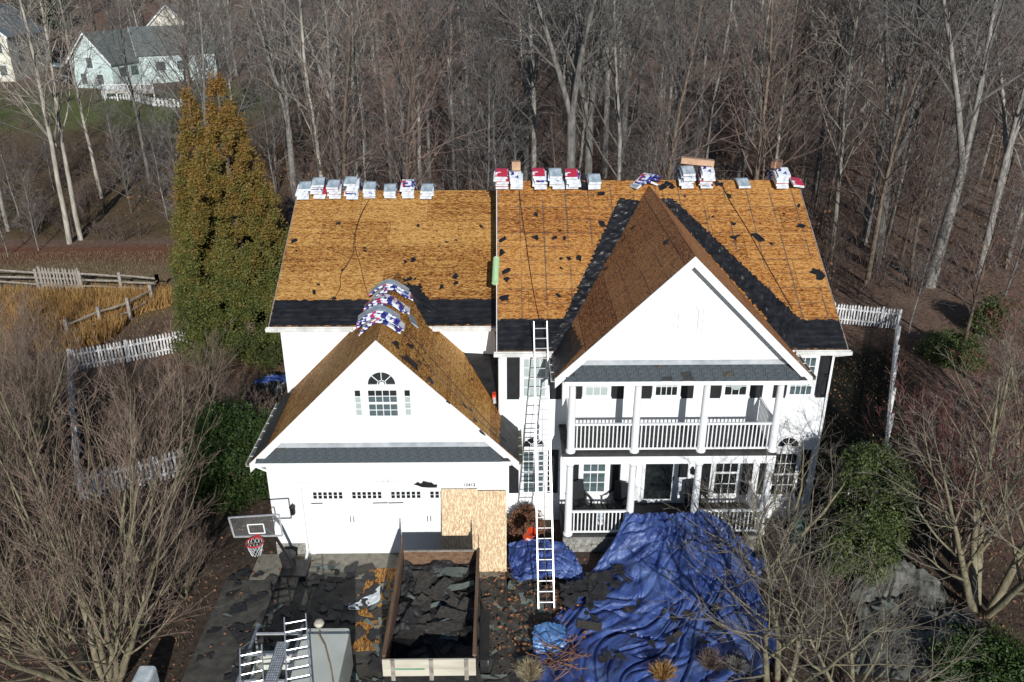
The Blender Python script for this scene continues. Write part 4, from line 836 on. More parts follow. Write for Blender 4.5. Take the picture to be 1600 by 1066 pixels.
debris(85, (x0+.3, x1-.3, y0+.3, y1-.3), heap_z, 'on the heap in the trailer', 'roofing scraps in the trailer', ('brown','brown','brown','green','black'))
debris(16, (x0+.5, x1-.5, y0+1.5, y1-.3), lambda x, y: heap_z(x, y)+.08, 'on the heap in the trailer', 'roofing scraps in the trailer', ('green','brown'), (1.3,1.9), .12)
debris(120, (-1.2, 4.1, -6.2, -.7, lambda x, y: x < 4.0), lambda x, y: 0.0, 'on the driveway left of the trailer', 'roofing scraps on the driveway', ('black','black','black','brown','green'), (.45,1.35), .08)
debris(34, (3.2, 4.2, -6.5, -1.2), lambda x, y: 0.0, 'in the gap by the left trailer wall', 'roofing scraps on the driveway', ('green','brown','black'), (.7,1.2), .1)
debris(75, (6.7, 8.4, -6.5, -1.2), lambda x, y: 0.0, 'between the trailer and the ladder', 'roofing scraps by the ladder', ('green','brown','brown','black'), (.6,1.3), .12)
debris(26, (17.6, 20.6, -5.0, -1.2), lambda x, y: .12, 'on the grey tarp', 'roofing scraps on the grey tarp', ('brown','brown','green'), (.9,1.6), .1)
mb = heightmesh(0, 1, 0, 1, 14, 6, lambda x, y: 0); mb.V = [tuple(un(545+50*x+8*nz(x*3,y), 942-28*x*x+ (10+10*x)*y, 'z', .05+.05*nz(x*6,y*4,3))) for x, y, z in mb.V]; single('plastic_wrapper', mb, M['plastic_white'], 'crumpled clear plastic wrapper on the driveway', 'wrapper')
# big felt pieces
for k, (u, v, s) in enumerate(((655,757,1.0),)):
    p = un(668, 757, 'y', -.13); mb = MB(); ring = [(-.42,.0),(-.30,.09),(-.2,.03),(-.12,.12),(.02,.08),(.14,.06),(.2,-.02),(.3,-.02),(.28,-.12),(.02,-.12),(-.18,-.1),(-.3,-.04)]
    n = len(ring); mb.add([(p.x+a*1.0, -.135, p.z+b) for a, b in ring]+[(p.x+a, -.125, p.z+b) for a, b in ring], [tuple(range(n)), tuple(range(2*n-1,n-1,-1))]+[(i,i+n,(i+1)%n+n,(i+1)%n) for i in range(n)]); single('felt_scrap', mb, M['felt'], 'torn black felt scrap caught above the garage door', 'felt scrap')
# ------------------------------------------------------------------ tarps
def cr(P, t):     # catmull-rom over list of vectors
    n = len(P)-1; f = min(n-1e-6, max(0, t*n)); i = int(f); t = f-i; p0, p1, p2, p3 = P[max(i-1,0)], P[i], P[i+1], P[min(i+2,n)]
    return .5*((2*p1)+(-p0+p2)*t+(2*p0-5*p1+4*p2-p3)*t*t+(-p0+3*p1-3*p2+p3)*t**3)
def cloth(rows, nu, nv, amp, freq, seed, warp=.5, radial=1.0):
    rows = [[Vector(p) for p in r] for r in rows]; V = []
    for j in range(nv+1):
        v = j/nv
        for i in range(nu+1):
            u = i/nu; p = cr([cr(r, u) for r in rows], v)
            wv = nz(u*3, v*3, seed)*warp
            r1 = 1-abs(nz((u+wv*.25)*freq, v*2.2, seed+1))*3; r2 = 1-abs(nz((u-wv*.3)*freq*.6, v*freq*.55+u*3, seed+5))*3.2; r3 = nz(u*freq*3, v*freq*2.4, seed+8)
            c1 = nz((u+wv*.2)*freq*.8, v*1.3+u*2, seed+11); c2 = nz((u*.7+v*.9)*freq*.6+wv, (v-u)*3, seed+13); h = amp*(.4*max(-1,r1)+.3*max(-1,r2)*radial+.18*r3 - .9*math.exp(-(c1*13)**2) - .7*math.exp(-(c2*13)**2) + .45*math.exp(-((c1-.13)*13)**2))
            ed = 1.0 if .015 < u < .985 else .3
            V.append(p + Vector((h*.25, -h*.35, h*.9*ed)) + Vector((nz(v*9, u, seed)*.12*(1-ed), 0, 0)))
    mb = MB(); wd, ln = (rows[0][0]-rows[0][-1]).length*1.4, (rows[0][0]-rows[-1][0]).length; mb.UV = [(wd*i/nu, ln*j/nv) for j in range(nv+1) for i in range(nu+1)]
    return mb.add(V, [(j*(nu+1)+i, j*(nu+1)+i+1, (j+1)*(nu+1)+i+1, (j+1)*(nu+1)+i) for j in range(nv) for i in range(nu)])
G = lambda u, v, z=.1: un(u, v, 'z', z)
rows = [[(11.0,-.16,1.56),(11.8,-.2,1.62),(12.6,-.2,1.6),(13.4,-.18,1.62),(14.1,-.2,1.35)],
        [(10.75,-.55,1.15),(11.7,-.7,1.3),(12.7,-.75,1.25),(13.6,-.65,1.2),(14.6,-.55,.85)],
        [(10.2,-1.05,.5),(11.4,-1.4,.75),(12.6,-1.5,.7),(13.8,-1.35,.65),(15.3,-1.1,.35)],
        [G(905,915),G(985,935,.3),G(1060,940,.3),G(1120,925,.3),G(1185,900)],
        [G(872,960),G(950,970),G(1030,985),G(1100,975),G(1195,955)],
        [G(838,1000),G(915,1020),G(1000,1035),G(1090,1030),G(1215,1010)],
        [G(828,1065),G(900,1075),G(985,1082),G(1070,1080),G(1190,1060)]]
cl = cloth(rows, 260, 260, .125, 11, 3, warp=.9); single('blue_tarp', cl, M['tarp'], 'large crumpled blue tarp spread from the porch rail over the yard', 'tarp', smooth=True)
def tarp_z(x, y): return .2
debris(34, (9.2, 13.4, -5.2, -1.9), lambda x, y: .2, 'lying on the large blue tarp', 'roofing scraps on the blue tarp', ('black','black','brown'), (.35,.9), .1)
debris(26, (8.9, 11.2, -2.9, -1.3, lambda x, y: abs((y+2.6)-(x-9.0)*.62) < .45), lambda x, y: .22+.12*(x-9), 'lying on the large blue tarp', 'roofing scraps on the blue tarp', ('black',), (.8,1.6), .25)
mb = cloth([[G(795,850,.5),G(830,842,.6),G(880,850,.5),G(905,880,.3)],[G(795,880,.3),G(830,878,.45),G(880,880,.4),G(915,905,.1)],[G(800,905,.15),G(835,905,.2),G(870,900,.2),G(895,910,.1)]], 70, 50, .12, 6, 21); single('blue_tarp', mb, M['tarp'], 'smaller rumpled blue tarp over the shrubs behind the ladder', 'tarp', smooth=True)
mb = cloth([[G(835,978,.4),G(860,972,.45),G(882,980,.3)],[G(832,1000,.35),G(858,998,.4),G(885,1002,.3)],[G(838,1022,.1),G(862,1020,.12),G(880,1018,.1)]], 30, 30, .06, 4, 25); single('tarp_roll', mb, M['tarp_lt'], 'light blue folded tarp at the foot of the ladder', 'tarp', smooth=True)
mb = cloth([[G(1350,880,.5),G(1400,872,.6),G(1470,905,.4)],[G(1330,930),G(1400,935),G(1490,960)],[G(1345,985),G(1410,1000),G(1495,1000)],[G(1330,1050),G(1400,1062),G(1480,1055)]], 90, 90, .11, 6, 31); single('grey_tarp', mb, M['tarp_gry'], 'crumpled grey tarp by the green shrub at the right', 'tarp', smooth=True)
mb = cloth([[G(405,588,.7),G(430,584,.8),G(462,590,.7)],[G(380,620),G(415,622),G(455,628)],[G(370,655),G(410,660),G(440,665)]], 60, 60, .2, 6, 41); single('black_tarp', mb, M['tarp_blk'], 'heavily wrinkled black tarp beside the left wall of the house', 'tarp', smooth=True)
mb = cloth([[G(398,594,1.0),G(430,586,1.05),G(455,588,1.0)],[G(398,600,.95),G(430,596,1.0),G(455,598,.95)]], 30, 8, .08, 4, 47); single('blue_tarp', mb, M['tarp'], 'strip of blue tarp along the edge of the black tarp', 'tarp', smooth=True)
# brown cord pile and tufts
def tangle(c, r, n, m, name, label, cat, th=.012, h=.35, seed=0):
    rg = random.Random(seed); mb = MB()
    for _ in range(n):
        p = Vector(c)+Vector((rg.uniform(-r,r),rg.uniform(-r,r),rg.uniform(.02,h))); dv = Vector((rg.uniform(-1,1),rg.uniform(-1,1),rg.uniform(-.3,.5))).normalized(); pts = [p]
        for k in range(7): dv = (dv+Vector((rg.uniform(-1,1),rg.uniform(-1,1),rg.uniform(-.5,.4)))*.5).normalized(); p = p+dv*r*.28; p.z = max(c[2]+.01, p.z); pts.append(p.copy())
        mb.tube(pts, th, 4)
    single(name, mb, M[m], label, cat)
tangle(tuple(G(872,1035,.15)), .4, 40, 'leaf_br', 'brush_pile', 'tangle of brown vines on the near corner of the blue tarp', 'brush pile', seed=3)
def tuft(c, r, h, n, m, label, seed=0, name='ornamental_grass'):
    rg = random.Random(seed); mb = MB()
    for _ in range(n):
        a = rg.uniform(0,6.28); rr = r*.25*rg.random(); p = Vector(c)+Vector((rr*cos(a), rr*sin(a), 0)); tl = rg.uniform(.05,.95); hh = h*rg.uniform(.7,1.1)
        q = p+Vector((r*tl*cos(a), r*tl*sin(a), hh*(1-.45*tl*tl))); mid = p.lerp(q,.5)+Vector((0,0,hh*.15)); mb.tube([p, mid, q], [.008,.007,.003], 3)
    single(name, mb, M[m], label, 'grass clump')
tuft(G(828,1062,0), .42, .6, 420, 'grass_pale', 'pale dry clump of grass at the near left corner of the blue tarp', 1); tuft(G(1035,1062,0), .4, .55, 380, 'grass_gold', 'tan dry grass clump at the near edge of the blue tarp', 2)
tuft(G(1108,1045,0), .4, .6, 420, 'twig_red', 'reddish dry clump beside the near edge of the blue tarp', 3); tuft(G(1150,1048,0), .4, .5, 350, 'twig', 'grey dry clump right of the reddish one', 4)
# bucket hung left of ladder
p = un(827, 836, 'y', -1.1); B_ = thing('bucket', 'orange bucket tilted beside the ladder', 'bucket', p, (radians(25), radians(28), 0))
link('bucket_body', MB().lathe([(.0,0),(.13,0),(.135,.01),(.155,.36),(.165,.36),(.165,.39),(.15,.39),(.128,.03),(.0,.025)], (0,0,0), 22).mesh('bucket_body', M['orange']), B_, (0,0,-.18))
link('bucket_band', MB().box(-.07,.07,-.158,-.150,.12,.22).mesh('bucket_band', M['shell']), B_, (0,0,-.18)); hb = MB(); hb.tube([(-.16,0,.37),(-.12,-.12,.45),(0,-.18,.47),(.12,-.12,.45),(.16,0,.37)], .006, 5); link('handle', hb.mesh('handle', M['alu_dark']), B_, (0,0,-.18))
# porch furniture
def chair(x, y, rz, label):
    c = thing('porch_chair', label, 'chair', (x, y, .676), (0, 0, rz), 'chairs on the porch')
    link('seat', MB().box(-.26,.26,-.25,.25,.36,.42).mesh('seat', M['black']), c); mb = MB(); mb.obox((-.26,.22,.42),(.52,0,0),(0,.04,0),(0,.14,.62)); link('backrest', mb.mesh('backrest', M['black']), c)
    for sx in (-1, 1):
        link('armrest', MB().box(sx*.29-.04,sx*.29+.04,-.25,.3,.58,.62).mesh('armrest', M['black']), c)
        for sy in (-.22,.24): link('leg', MB().box(sx*.27-.025,sx*.27+.025,sy-.025,sy+.025,0,.58).mesh('leg', M['black']), c)
chair(9.75, 1.1, .4, 'dark armchair at the left end of the porch'); chair(10.95, 1.05, -.5, 'dark armchair left of the front door'); chair(13.55, 1.1, .3, 'dark armchair right of the front door')
t = thing('porch_lantern', 'pale urn shaped lantern between the two left porch chairs', 'lantern', (10.35,.55,.676)); part('base', MB().lathe([(.1,0),(.12,.05),(.06,.12),(.1,.22),(.1,.3)], (10.35,.55,.677), 14), M['shell'], t); part('shade', MB().lathe([(.1,0),(.12,.05),(.1,.15),(.02,.2)], (10.35,.55,.98), 14), M['wrap_silver'], t)
# ------------------------------------------------------------------ basketball hoop
H = thing('basketball_hoop', 'portable basketball hoop with clear backboard and red rim', 'basketball hoop', (.75,-1.0,0))
mb = MB(); mb.box(.35,1.15,-1.3,-.5,.004,.16); part('base', mb, M['steel_blk'], H); mb = MB(); mb.tube([(.75,-.9,.15),(.45,-1.4,1.7),(.3,-1.85,2.35)], .05, 8); part('pole', mb, M['steel_blk'], H)
a, b, c_, d_ = un(357,809,'y',-2.25), un(436,804,'y',-2.25), un(441.5,837,'y',-2.2), un(366,839,'y',-2.2)
bl, br, tr_, tl_ = d_, c_, b, a
mb = MB(); 
for p_, q_ in ((bl,br),(br,tr_),(tr_,tl_),(tl_,bl)): mb.bar(p_, q_, .035, .04, up=(0,1,0))
bb = part('backboard_frame', mb, M['alu'], H)
def bil(u, v): return (bl.lerp(br, u)).lerp(tl_.lerp(tr_, u), v)
mb = MB(); sq = [bil(.34,.18), bil(.66,.18), bil(.66,.62), bil(.34,.62)]
for i in range(4): mb.bar(sq[i]+Vector((0,-.03,0)), sq[(i+1)%4]+Vector((0,-.03,0)), .035, .01, up=(0,1,0))
part('target_square', mb, M['trim'], H)
gl, n_, N_, L_n, b_ = newmat('clear_acrylic'); b_.inputs['Alpha'].default_value = .04; b_.inputs['Roughness'].default_value = .05; b_.inputs['Base Color'].default_value = (.75,.8,.8,1)
mb = MB(); P4 = [bl, br, tr_, tl_]; mb.add(P4+[p+Vector((0,.01,0)) for p in P4], [(0,1,2,3),(7,6,5,4),(0,4,5,1),(1,5,6,2),(2,6,7,3),(3,7,4,0)]); part('backboard', mb, gl, H)
rc = bil(.5,.12)+Vector((0,-.36,-.02)); ringp = [rc+Vector((.235*cos(t), .235*sin(t), 0)) for t in np.linspace(0, 2*pi, 21)]; mb = MB(); mb.tube(ringp, .02, 6, cap=False); mb.bar(rc+Vector((0,.22,0)), rc+Vector((0,.36,0)), .12, .04); part('rim', mb, M['red'], H)
mb = MB()
for k in range(12):
    for s in (1,-1):
        pts = [rc+Vector(((.235-.1*j/4)*cos(2*pi*k/12+s*j*.26), (.235-.1*j/4)*sin(2*pi*k/12+s*j*.26), -.1*j)) for j in range(5)]; mb.tube(pts, .007, 3)
part('net', mb, M['shell'], H)
# grey bin and wheelbarrow like shapes near hoop
mb = MB(); mb.lathe([(.0,0),(.2,0),(.24,.5),(.26,.5),(.26,.53),(.0,.56)], (*un(452,888,'z',0).xy, 0), 16); single('trash_can', mb, M['steel_blk'], 'black round can beside the stone base of the garage', 'trash can')
# ------------------------------------------------------------------ work truck with ladder rack (lower left)
K = thing('work_truck', 'off white work truck with ladder rack at the near edge', 'truck', (2.5,-8.0,0)); kp = lambda n, mb, m, **k: part(n, mb, M[m], K, **k)
kx0, kx1 = 1.05, 3.35
def rbox(x0, x1, y0, y1, z0, z1, r=.1):
    mb = MB(); prof = [(x0+r,z1),(x0+r*.3,z1-r*.3),(x0,z1-r),(x0,z0),(x1,z0),(x1,z1-r),(x1-r*.3,z1-r*.3),(x1-r,z1)]; mb.prism(prof, y0, y1); return mb
kp('cargo_box', rbox(2.28, 3.35, -9.4, -5.62, .9, 2.12, .06), 'truck'); kp('box_lid', rbox(2.24, 3.39, -9.44, -5.9, 2.13, 2.2, .04), 'truck'); kp('chassis', MB().box(1.2,3.2,-9.6,-5.7,.5,.89), 'steel_blk')
kp('bed_wall', MB().box(kx0, kx0+.08, -9.5, -5.8, .9, 1.5), 'truck'); kp('bed_floor', MB().box(kx0+.081, 2.27, -9.5, -5.8, .9, .95), 'steel_blk'); kp('bed_gate', MB().box(kx0, 2.27, -5.8+.001, -5.72, .9, 1.5), 'truck')
for y in (-6.2,-8.6):
    for x in (kx0-.02, kx1-.2):
        w_ = kp('wheel', MB().tube([(x,y,.4),(x+.24,y,.4)], .4, 20), 'tyre'); part('rim', MB().tube([(x-.004,y,.4),(x+.244,y,.4)], .2, 12), M['alu'], w_)
for x in (kx0+.04, 2.2):
    for y in (-5.9,-7.4,-8.9): kp('rack_post', MB().box(x-.025,x+.025,y-.025,y+.025,.95,2.2), 'alu_dark')
    kp('rack_rail', MB().box(x-.03,x+.03,-9.2,-5.6,2.2,2.26), 'alu_dark')
for y in (-5.9,-6.6,-7.4,-8.2,-8.9): kp('rack_crossbar', MB().box(kx0+.07,2.17,y-.025,y+.025,2.205,2.25), 'alu')
mb = MB(); mb.tube([un(498,992,'z',2.25), un(508,1010,'z',2.24), un(517,1045,'z',2.23), un(522,1075,'z',2.22)], .018, 5); single('yellow_hose', mb, M['grass_pale'], 'pale yellow strap trailing over the truck box lid', 'strap')
mb = MB(); p = un(499,978,'z',2.2); mb.lathe([(.0,0),(.1,.01),(.13,.07),(.1,.13),(.0,.16)], (p.x, p.y, 2.21), 12); single('hard_hat', mb, M['timber_pale'], 'pale round cap lying on the front of the truck box', 'cap')  # pale bag, shaped as a low rounded lump
ladder(un(461,963,'z',2.42), un(469,1110,'z',2.42), .52, 'aluminium ladder lying on the rack next to the truck box', m='alu'); ladder(un(392,1012,'z',2.38), un(396,1130,'z',2.38), .5, 'shorter aluminium ladder on the left of the truck rack', m='alu')
W_ = thing('work_plank', 'perforated aluminium walk board between the two rack ladders', 'walk board', un(434,1030,'z',2.4)); pw = W_.location
mb = MB(); mb.box(pw.x-.15, pw.x+.15, pw.y-2.0, pw.y+.55, pw.z-.05, pw.z); part('board', mb, M['alu_dark'], W_); mb = MB()
for i in range(34):
    for j in range(5): mb.box(pw.x-.12+j*.052, pw.x-.09+j*.052, pw.y-2+.03+i*.075, pw.y-2+.07+i*.075, pw.z+.001, pw.z+.008)
part('grip_studs', mb, M['alu'], W_, kind='stuff')
p = un(225,1050,'z',.9); mb = rbox(p.x-.22, p.x+.22, p.y-.5, p.y+.2, .0, .9, .08); single('storage_bin', mb, M['plastic_white'], 'pale blue white bin among the bare stems at the left', 'bin')
p = un(1247,850,'z',.0); 
mb = MB(); mb.lathe([(.24,0),(.27,.1),(.26,.7),(.2,.95),(.06,1.0)], (p.x, p.y, 0), 14); single('covered_planter', mb, M['cyl_green'], 'dark green covered garden post behind bare branches', 'planter')

# ------------------------------------------------------------------ fences
def picket_fence(pts, label, h=1.1, step=.14, name='picket_fence', m='wh_pkt', gapw=.075, slope=None):
    P = [Vector(p) for p in pts]; t = thing(name, label, 'fence', P[0]); pm_ = MB().prism([(-gapw/2,0),(gapw/2,0),(gapw/2,h-.08),(0,h),(-gapw/2,h-.08)], -.01, .01).mesh('picket', M[m])
    for i in range(len(P)-1):
        a, b = P[i], P[i+1]; dv = b-a; L_ = dv.length; ang = math.atan2(dv.y, dv.x); n = max(1, int(L_/step))
        for z in (.28, h-.25):
            mb = MB(); mb.bar(a+Vector((0,.03,z)), b+Vector((0,.03,z)), .04, .08); part('rail', mb, M[m], t)
        for k in range(n): q = a+dv*((k+.5)/n); link('picket', pm_, t, q-P[0]+Vector((0,0,.05+RNG.uniform(-.03,.03))), (0, RNG.uniform(-.03,.03), ang))
        k = 0
        while k <= L_: q = a+dv*(k/L_); link('post', MB().box(-.05,.05,.05,.15,0,h+.05).mesh('post', M[m]), t, q-P[0], (0,0,ang)); k += 2.4
    return t
picket_fence([(-12.6,13.2,0),(-10.4,14.2,0),(-8.0,15.5,0)], 'white picket fence running to the base of the cedar')
picket_fence([(-12.6,13.2,0),(-11.0,9.8,0),(-9.2,6.2,0),(-7.6,3.0,0)], 'long side run of white picket fence seen through bare shrubs', step=.15)
picket_fence([(-7.6,3.0,0),(-5.4,4.0,0),(-3.6,5.2,0),(-2.7,6.8,0)], 'front run of white picket fence climbing towards the garage')
picket_fence([(20.0,19.0,0),(24.4,18.5,0),(27.4,17.6,0)], 'white picket fence behind the right corner of the house')
picket_fence([(27.4,17.6,0),(24.4,11.2,0),(20.6,3.0,0)], 'side run of white picket fence in the shade at the right', step=.15)
picket_fence([(20.6,2.9,0),(19.2,2.6,0)], 'short gate section of white picket fence by the green shrub')
# split rail fence
F_ = thing('rail_fence', 'weathered split rail fence between field and golden grass', 'fence', un(0,450,'z',0)); Pf = [un(-60,447,'z',0), un(0,450,'z',0), un(62,452,'z',0), un(130,455,'z',0), un(192,458,'z',0), un(250,462,'z',0)]
Pf2 = [un(250,462,'z',0), un(240,478,'z',0), un(205,500,'z',0), un(160,515,'z',0), un(110,535,'z',0)]
for chain in (Pf, Pf2):
    for i, q in enumerate(chain):
        q = Vector((q.x, q.y, gz(q.x,q.y))); part('post', MB().box(q.x-.08,q.x+.08,q.y-.08,q.y+.08,0,1.25), M['tim_grey'], F_)
        if i < len(chain)-1:
            r = chain[i+1]
            for z in ((.35,.7,1.05) if chain is Pf else (.45,.95)): mb = MB(); mb.tube([(q.x,q.y,z+RNG.uniform(-.06,.06)),((q.x+r.x)/2,(q.y+r.y)/2,z),(r.x,r.y,z+RNG.uniform(-.06,.06))], [.05,.06,.045], 5); part('rail', mb, M['tim_grey'], F_)
picket_fence([un(66,453,'z',0), un(128,456,'z',0)], 'weathered picket gate in the split rail fence', h=1.35, step=.2, name='picket_gate', m='tim_grey', gapw=.11)
# golden grass
def blades(n, region, h, m, name, label, seed, wd=.02, inside=None, lean=.3):
    rg = np.random.default_rng(seed); x = rg.uniform(region[0],region[1],n); y = rg.uniform(region[2],region[3],n)
    if inside is not None: k = np.array([inside(a,b) for a,b in zip(x,y)]); x, y = x[k], y[k]; n = len(x)
    hh = h*rg.uniform(.5,1.1,n); an = rg.uniform(0,6.28,n); lx, ly = rg.normal(0,lean,n)*hh, rg.normal(0,lean,n)*hh
    z0 = np.array([gz(a,b) for a,b in zip(x,y)])
    dx, dy = np.cos(an)*wd, np.sin(an)*wd
    V = np.stack([np.stack([x-dx,y-dy,z0],1), np.stack([x+dx,y+dy,z0],1), np.stack([x+lx,y+ly,z0+hh],1)],1).reshape(-1,3)
    me = bpy.data.meshes.new(name); me.from_pydata(V.tolist(), [], np.arange(3*n).reshape(n,3).tolist()); me.materials.append(M[m]); return tag(link(name, me), label, kind='stuff')
blades(26000, (-26,-11,15.5,22.6), 1.0, 'grass_gold', 'golden_grass', 'tall golden grass inside the split rail fence', 5, .03, lambda a,b: a < -13.0+(b-16)*.25+nz(b*.8,a*.3)*1.2)
M['grass_field'] = mat('grass_field', (.12,.09,.05), (.22,.165,.095), 1, .9)
blades(22000, (-30,-8,15,31), .16, 'grass_field', 'dry_grass', 'short dry grass of the field', 6, .02)
blades(26000, (-14,26,-4,16), .16, 'grass_field', 'dry_yard_grass', 'thin dry grass around the house', 16, .012, lambda a,b: not(-1.5 < a < 18 and b > -8 and b < 15) and nz(a*.3,b*.3,4) > -.05)
# fallen leaves
def leaves(n, region, m, name, label, seed, size=.06, zf=None, zr=.03, inside=None):
    rg = np.random.default_rng(seed); x = rg.uniform(region[0],region[1],n); y = rg.uniform(region[2],region[3],n)
    if inside is not None: k = np.array([inside(a,b) for a,b in zip(x,y)]); x, y = x[k], y[k]; n = len(x)
    z = np.array([(zf or gz)(a,b) for a,b in zip(x,y)]) + rg.uniform(.01,zr,n); s = size*rg.uniform(.5,1.2,(n,1)); a = rg.normal(0,1,(n,3)); a /= np.linalg.norm(a,axis=1)[:,None]; 
    if zr < .2: a[:,2] *= .3
    b = np.cross(a, rg.normal(0,.5,(n,3))+np.array([0,0,1])); b /= np.linalg.norm(b,axis=1)[:,None]; c = np.stack([x,y,z],1)
    V = np.stack([c-a*s, c-b*s*.6, c+a*s, c+b*s*.6],1).reshape(-1,3); me = bpy.data.meshes.new(name); me.from_pydata(V.tolist(), [], np.arange(4*n).reshape(n,4).tolist()); me.materials.append(M[m]); return tag(link(name, me), label, kind='stuff')
leaves(15000, (-14,28,-8,20), 'leaf_br', 'leaf_litter', 'brown fallen leaves around the house', 7, .07, lambda a,b: .0 if -1.5<a<9 and b<0 else gz(a,b), .05, lambda a,b: not(0<a<17.4 and 0<b<14) and not(-1.3<a<9 and b<0 and nz(a*.9,b*.9,6)<.12))
leaves(380, (6.6,9.6,-4.5,-.2), 'leaf_or', 'orange_leaves', 'orange dead leaves by the ladder foot', 8, .07, lambda a,b: .02+.15*max(0,nz(a*2,b*2)), .12)
leaves(42000, (-20,60,19,70), 'leaf_br', 'understory_leaves', 'dead brown leaves clinging low in the wood', 9, .10, lambda a,b: gz(a,b), 2.8, lambda a,b: nz(a*.22,b*.22,8) > .05 and not (a < -8 and b < 34))
# ------------------------------------------------------------------ trees
def grow(lv, p, d, L_, r, k, cf, rg):
    seg = cf['seg'][k]; pts = [p.copy()]; rad = [r]; dirs = [d.copy()]; tip = cf['tip'][k]
    for i in range(seg):
        d = (d + Vector((rg.uniform(-1,1),rg.uniform(-1,1),rg.uniform(-1,1)))*cf['wob'][k] + Vector((0,0,cf['up'][k]))).normalized(); p = p + d*(L_/seg); pts.append(p.copy()); dirs.append(d.copy()); rad.append(max(cf['rmin'], r*(1-(1-tip)*(i+1)/seg)))
    lv[0 if k < cf['split'] else 1].tube(pts, rad, cf['sides'][k], cap=False)
    if k+1 < len(cf['seg']):
        n = cf['n'][k]; n = int(n*rg.uniform(.8,1.2)+.5); az = rg.uniform(0,6.28)
        for j in range(n):
            t = cf['start'][k] + (1-cf['start'][k])*((j+rg.random())/n); f = t*seg; i = min(seg-1, int(f)); q = pts[i].lerp(pts[i+1], f-i); dd = dirs[i+1]; az += 2.4+rg.uniform(-.5,.5)
            o1 = dd.orthogonal().normalized(); o2 = dd.cross(o1); an = radians(cf['ang'][k]*rg.uniform(.7,1.3)); nd = dd*cos(an)+(o1*cos(az)+o2*sin(az))*sin(an)
            rr = rad[i]*(1-(f-i))+rad[i+1]*(f-i)
            grow(lv, q, nd, L_*cf['ratio'][k]*(1.15-.75*t)*rg.uniform(.7,1.2), max(cf['rmin'], rr*cf['rr'][k]), k+1, cf, rg)
def forest_cf(**o):
    c = dict(seg=[9,5,3,2], n=[24,9,5], start=[.3,.2,.15], ang=[44,42,40], ratio=[.42,.5,.55], rr=[.42,.5,.55], wob=[.07,.2,.26,.3], up=[.02,.07,.05,.03], tip=[.2,.25,.3,.4], sides=[7,4,3,3], rmin=.0095, split=1); c.update(o); return c
def make_tree(name, seed, H_, r, cf, barkm, twigm, label, cat='tree', stems=1, spread=0, fork=0):
    rg = random.Random(seed); lv = [MB(), MB()]
    if fork:
        z = H_*fork; d0 = Vector((rg.uniform(-.04,.04),rg.uniform(-.04,.04),1)).normalized(); lv[0].tube([Vector((0,0,-.3)), d0*z*.5, d0*z], [r*1.15, r*.95, r*.85], 8, cap=False)
        for k in range(stems):
            a = 2*pi*k/stems+rg.uniform(-.4,.4); s = radians(spread)*rg.uniform(.6,1.3); c2 = dict(cf); c2['start'] = [.12]+cf['start'][1:]
            grow(lv, d0*z*.98, Vector((sin(s)*cos(a), sin(s)*sin(a), cos(s))), H_*(1-fork)*rg.uniform(.8,1.05), r*.62, 0, c2, rg)
    else:
        for k in range(stems):
            a = 2*pi*k/stems+rg.uniform(-.5,.5); s = radians(spread)*rg.uniform(.3,1.2) if stems > 1 else radians(rg.uniform(0,3)); o = Vector((cos(a),sin(a),0))*(r*1.6 if stems > 1 else 0)
            grow(lv, o+Vector((0,0,-.2)), Vector((sin(s)*cos(a), sin(s)*sin(a), cos(s))), H_*rg.uniform(.75,1.05), r*rg.uniform(.75,1.1), 0, cf, rg)
    root = thing(name, label, cat); link('trunk', lv[0].mesh('trunk', M[barkm], smooth=True), root); link('crown', lv[1].mesh('crown', M[twigm]), root); return root
PROT = [
 (make_tree('bare_tree', 11, 21, .21, forest_cf(), 'bark', 'twig', 'tall straight grey bare tree in the wood behind the house'), 'tall straight grey bare tree in the wood behind the house'),
 (make_tree('bare_tree', 12, 23, .26, forest_cf(n=[16,8,6], ang=[34,34,36]), 'bark', 'twig', '', stems=3, spread=17, fork=.38), 'grey bare tree forking into three leaders in the wood behind the house'),
 (make_tree('bare_tree', 13, 19, .16, forest_cf(n=[22,6,5], start=[.3,.25,.2]), 'bark_pale', 'twig_pale', ''), 'slim pale bare tree in the wood behind the house'),
 (make_tree('bare_tree', 14, 17, .17, forest_cf(n=[24,7,5], start=[.25,.2,.2], ang=[50,40,36]), 'bark_brown', 'twig_red', ''), 'reddish brown twiggy bare tree in the wood behind the house'),
 (make_tree('bare_tree', 15, 24, .3, forest_cf(n=[18,8,6], ang=[44,38,36], ratio=[.45,.45,.5]), 'bark', 'twig', '', stems=2, spread=14, fork=.3), 'thick grey bare tree with a low fork in the wood behind the house'),
 (make_tree('bare_tree', 16, 14, .10, forest_cf(n=[26,6,5], start=[.2,.2,.2], ang=[40,36,36]), 'bark', 'twig', ''), 'thin young grey bare tree in the wood behind the house'),
]
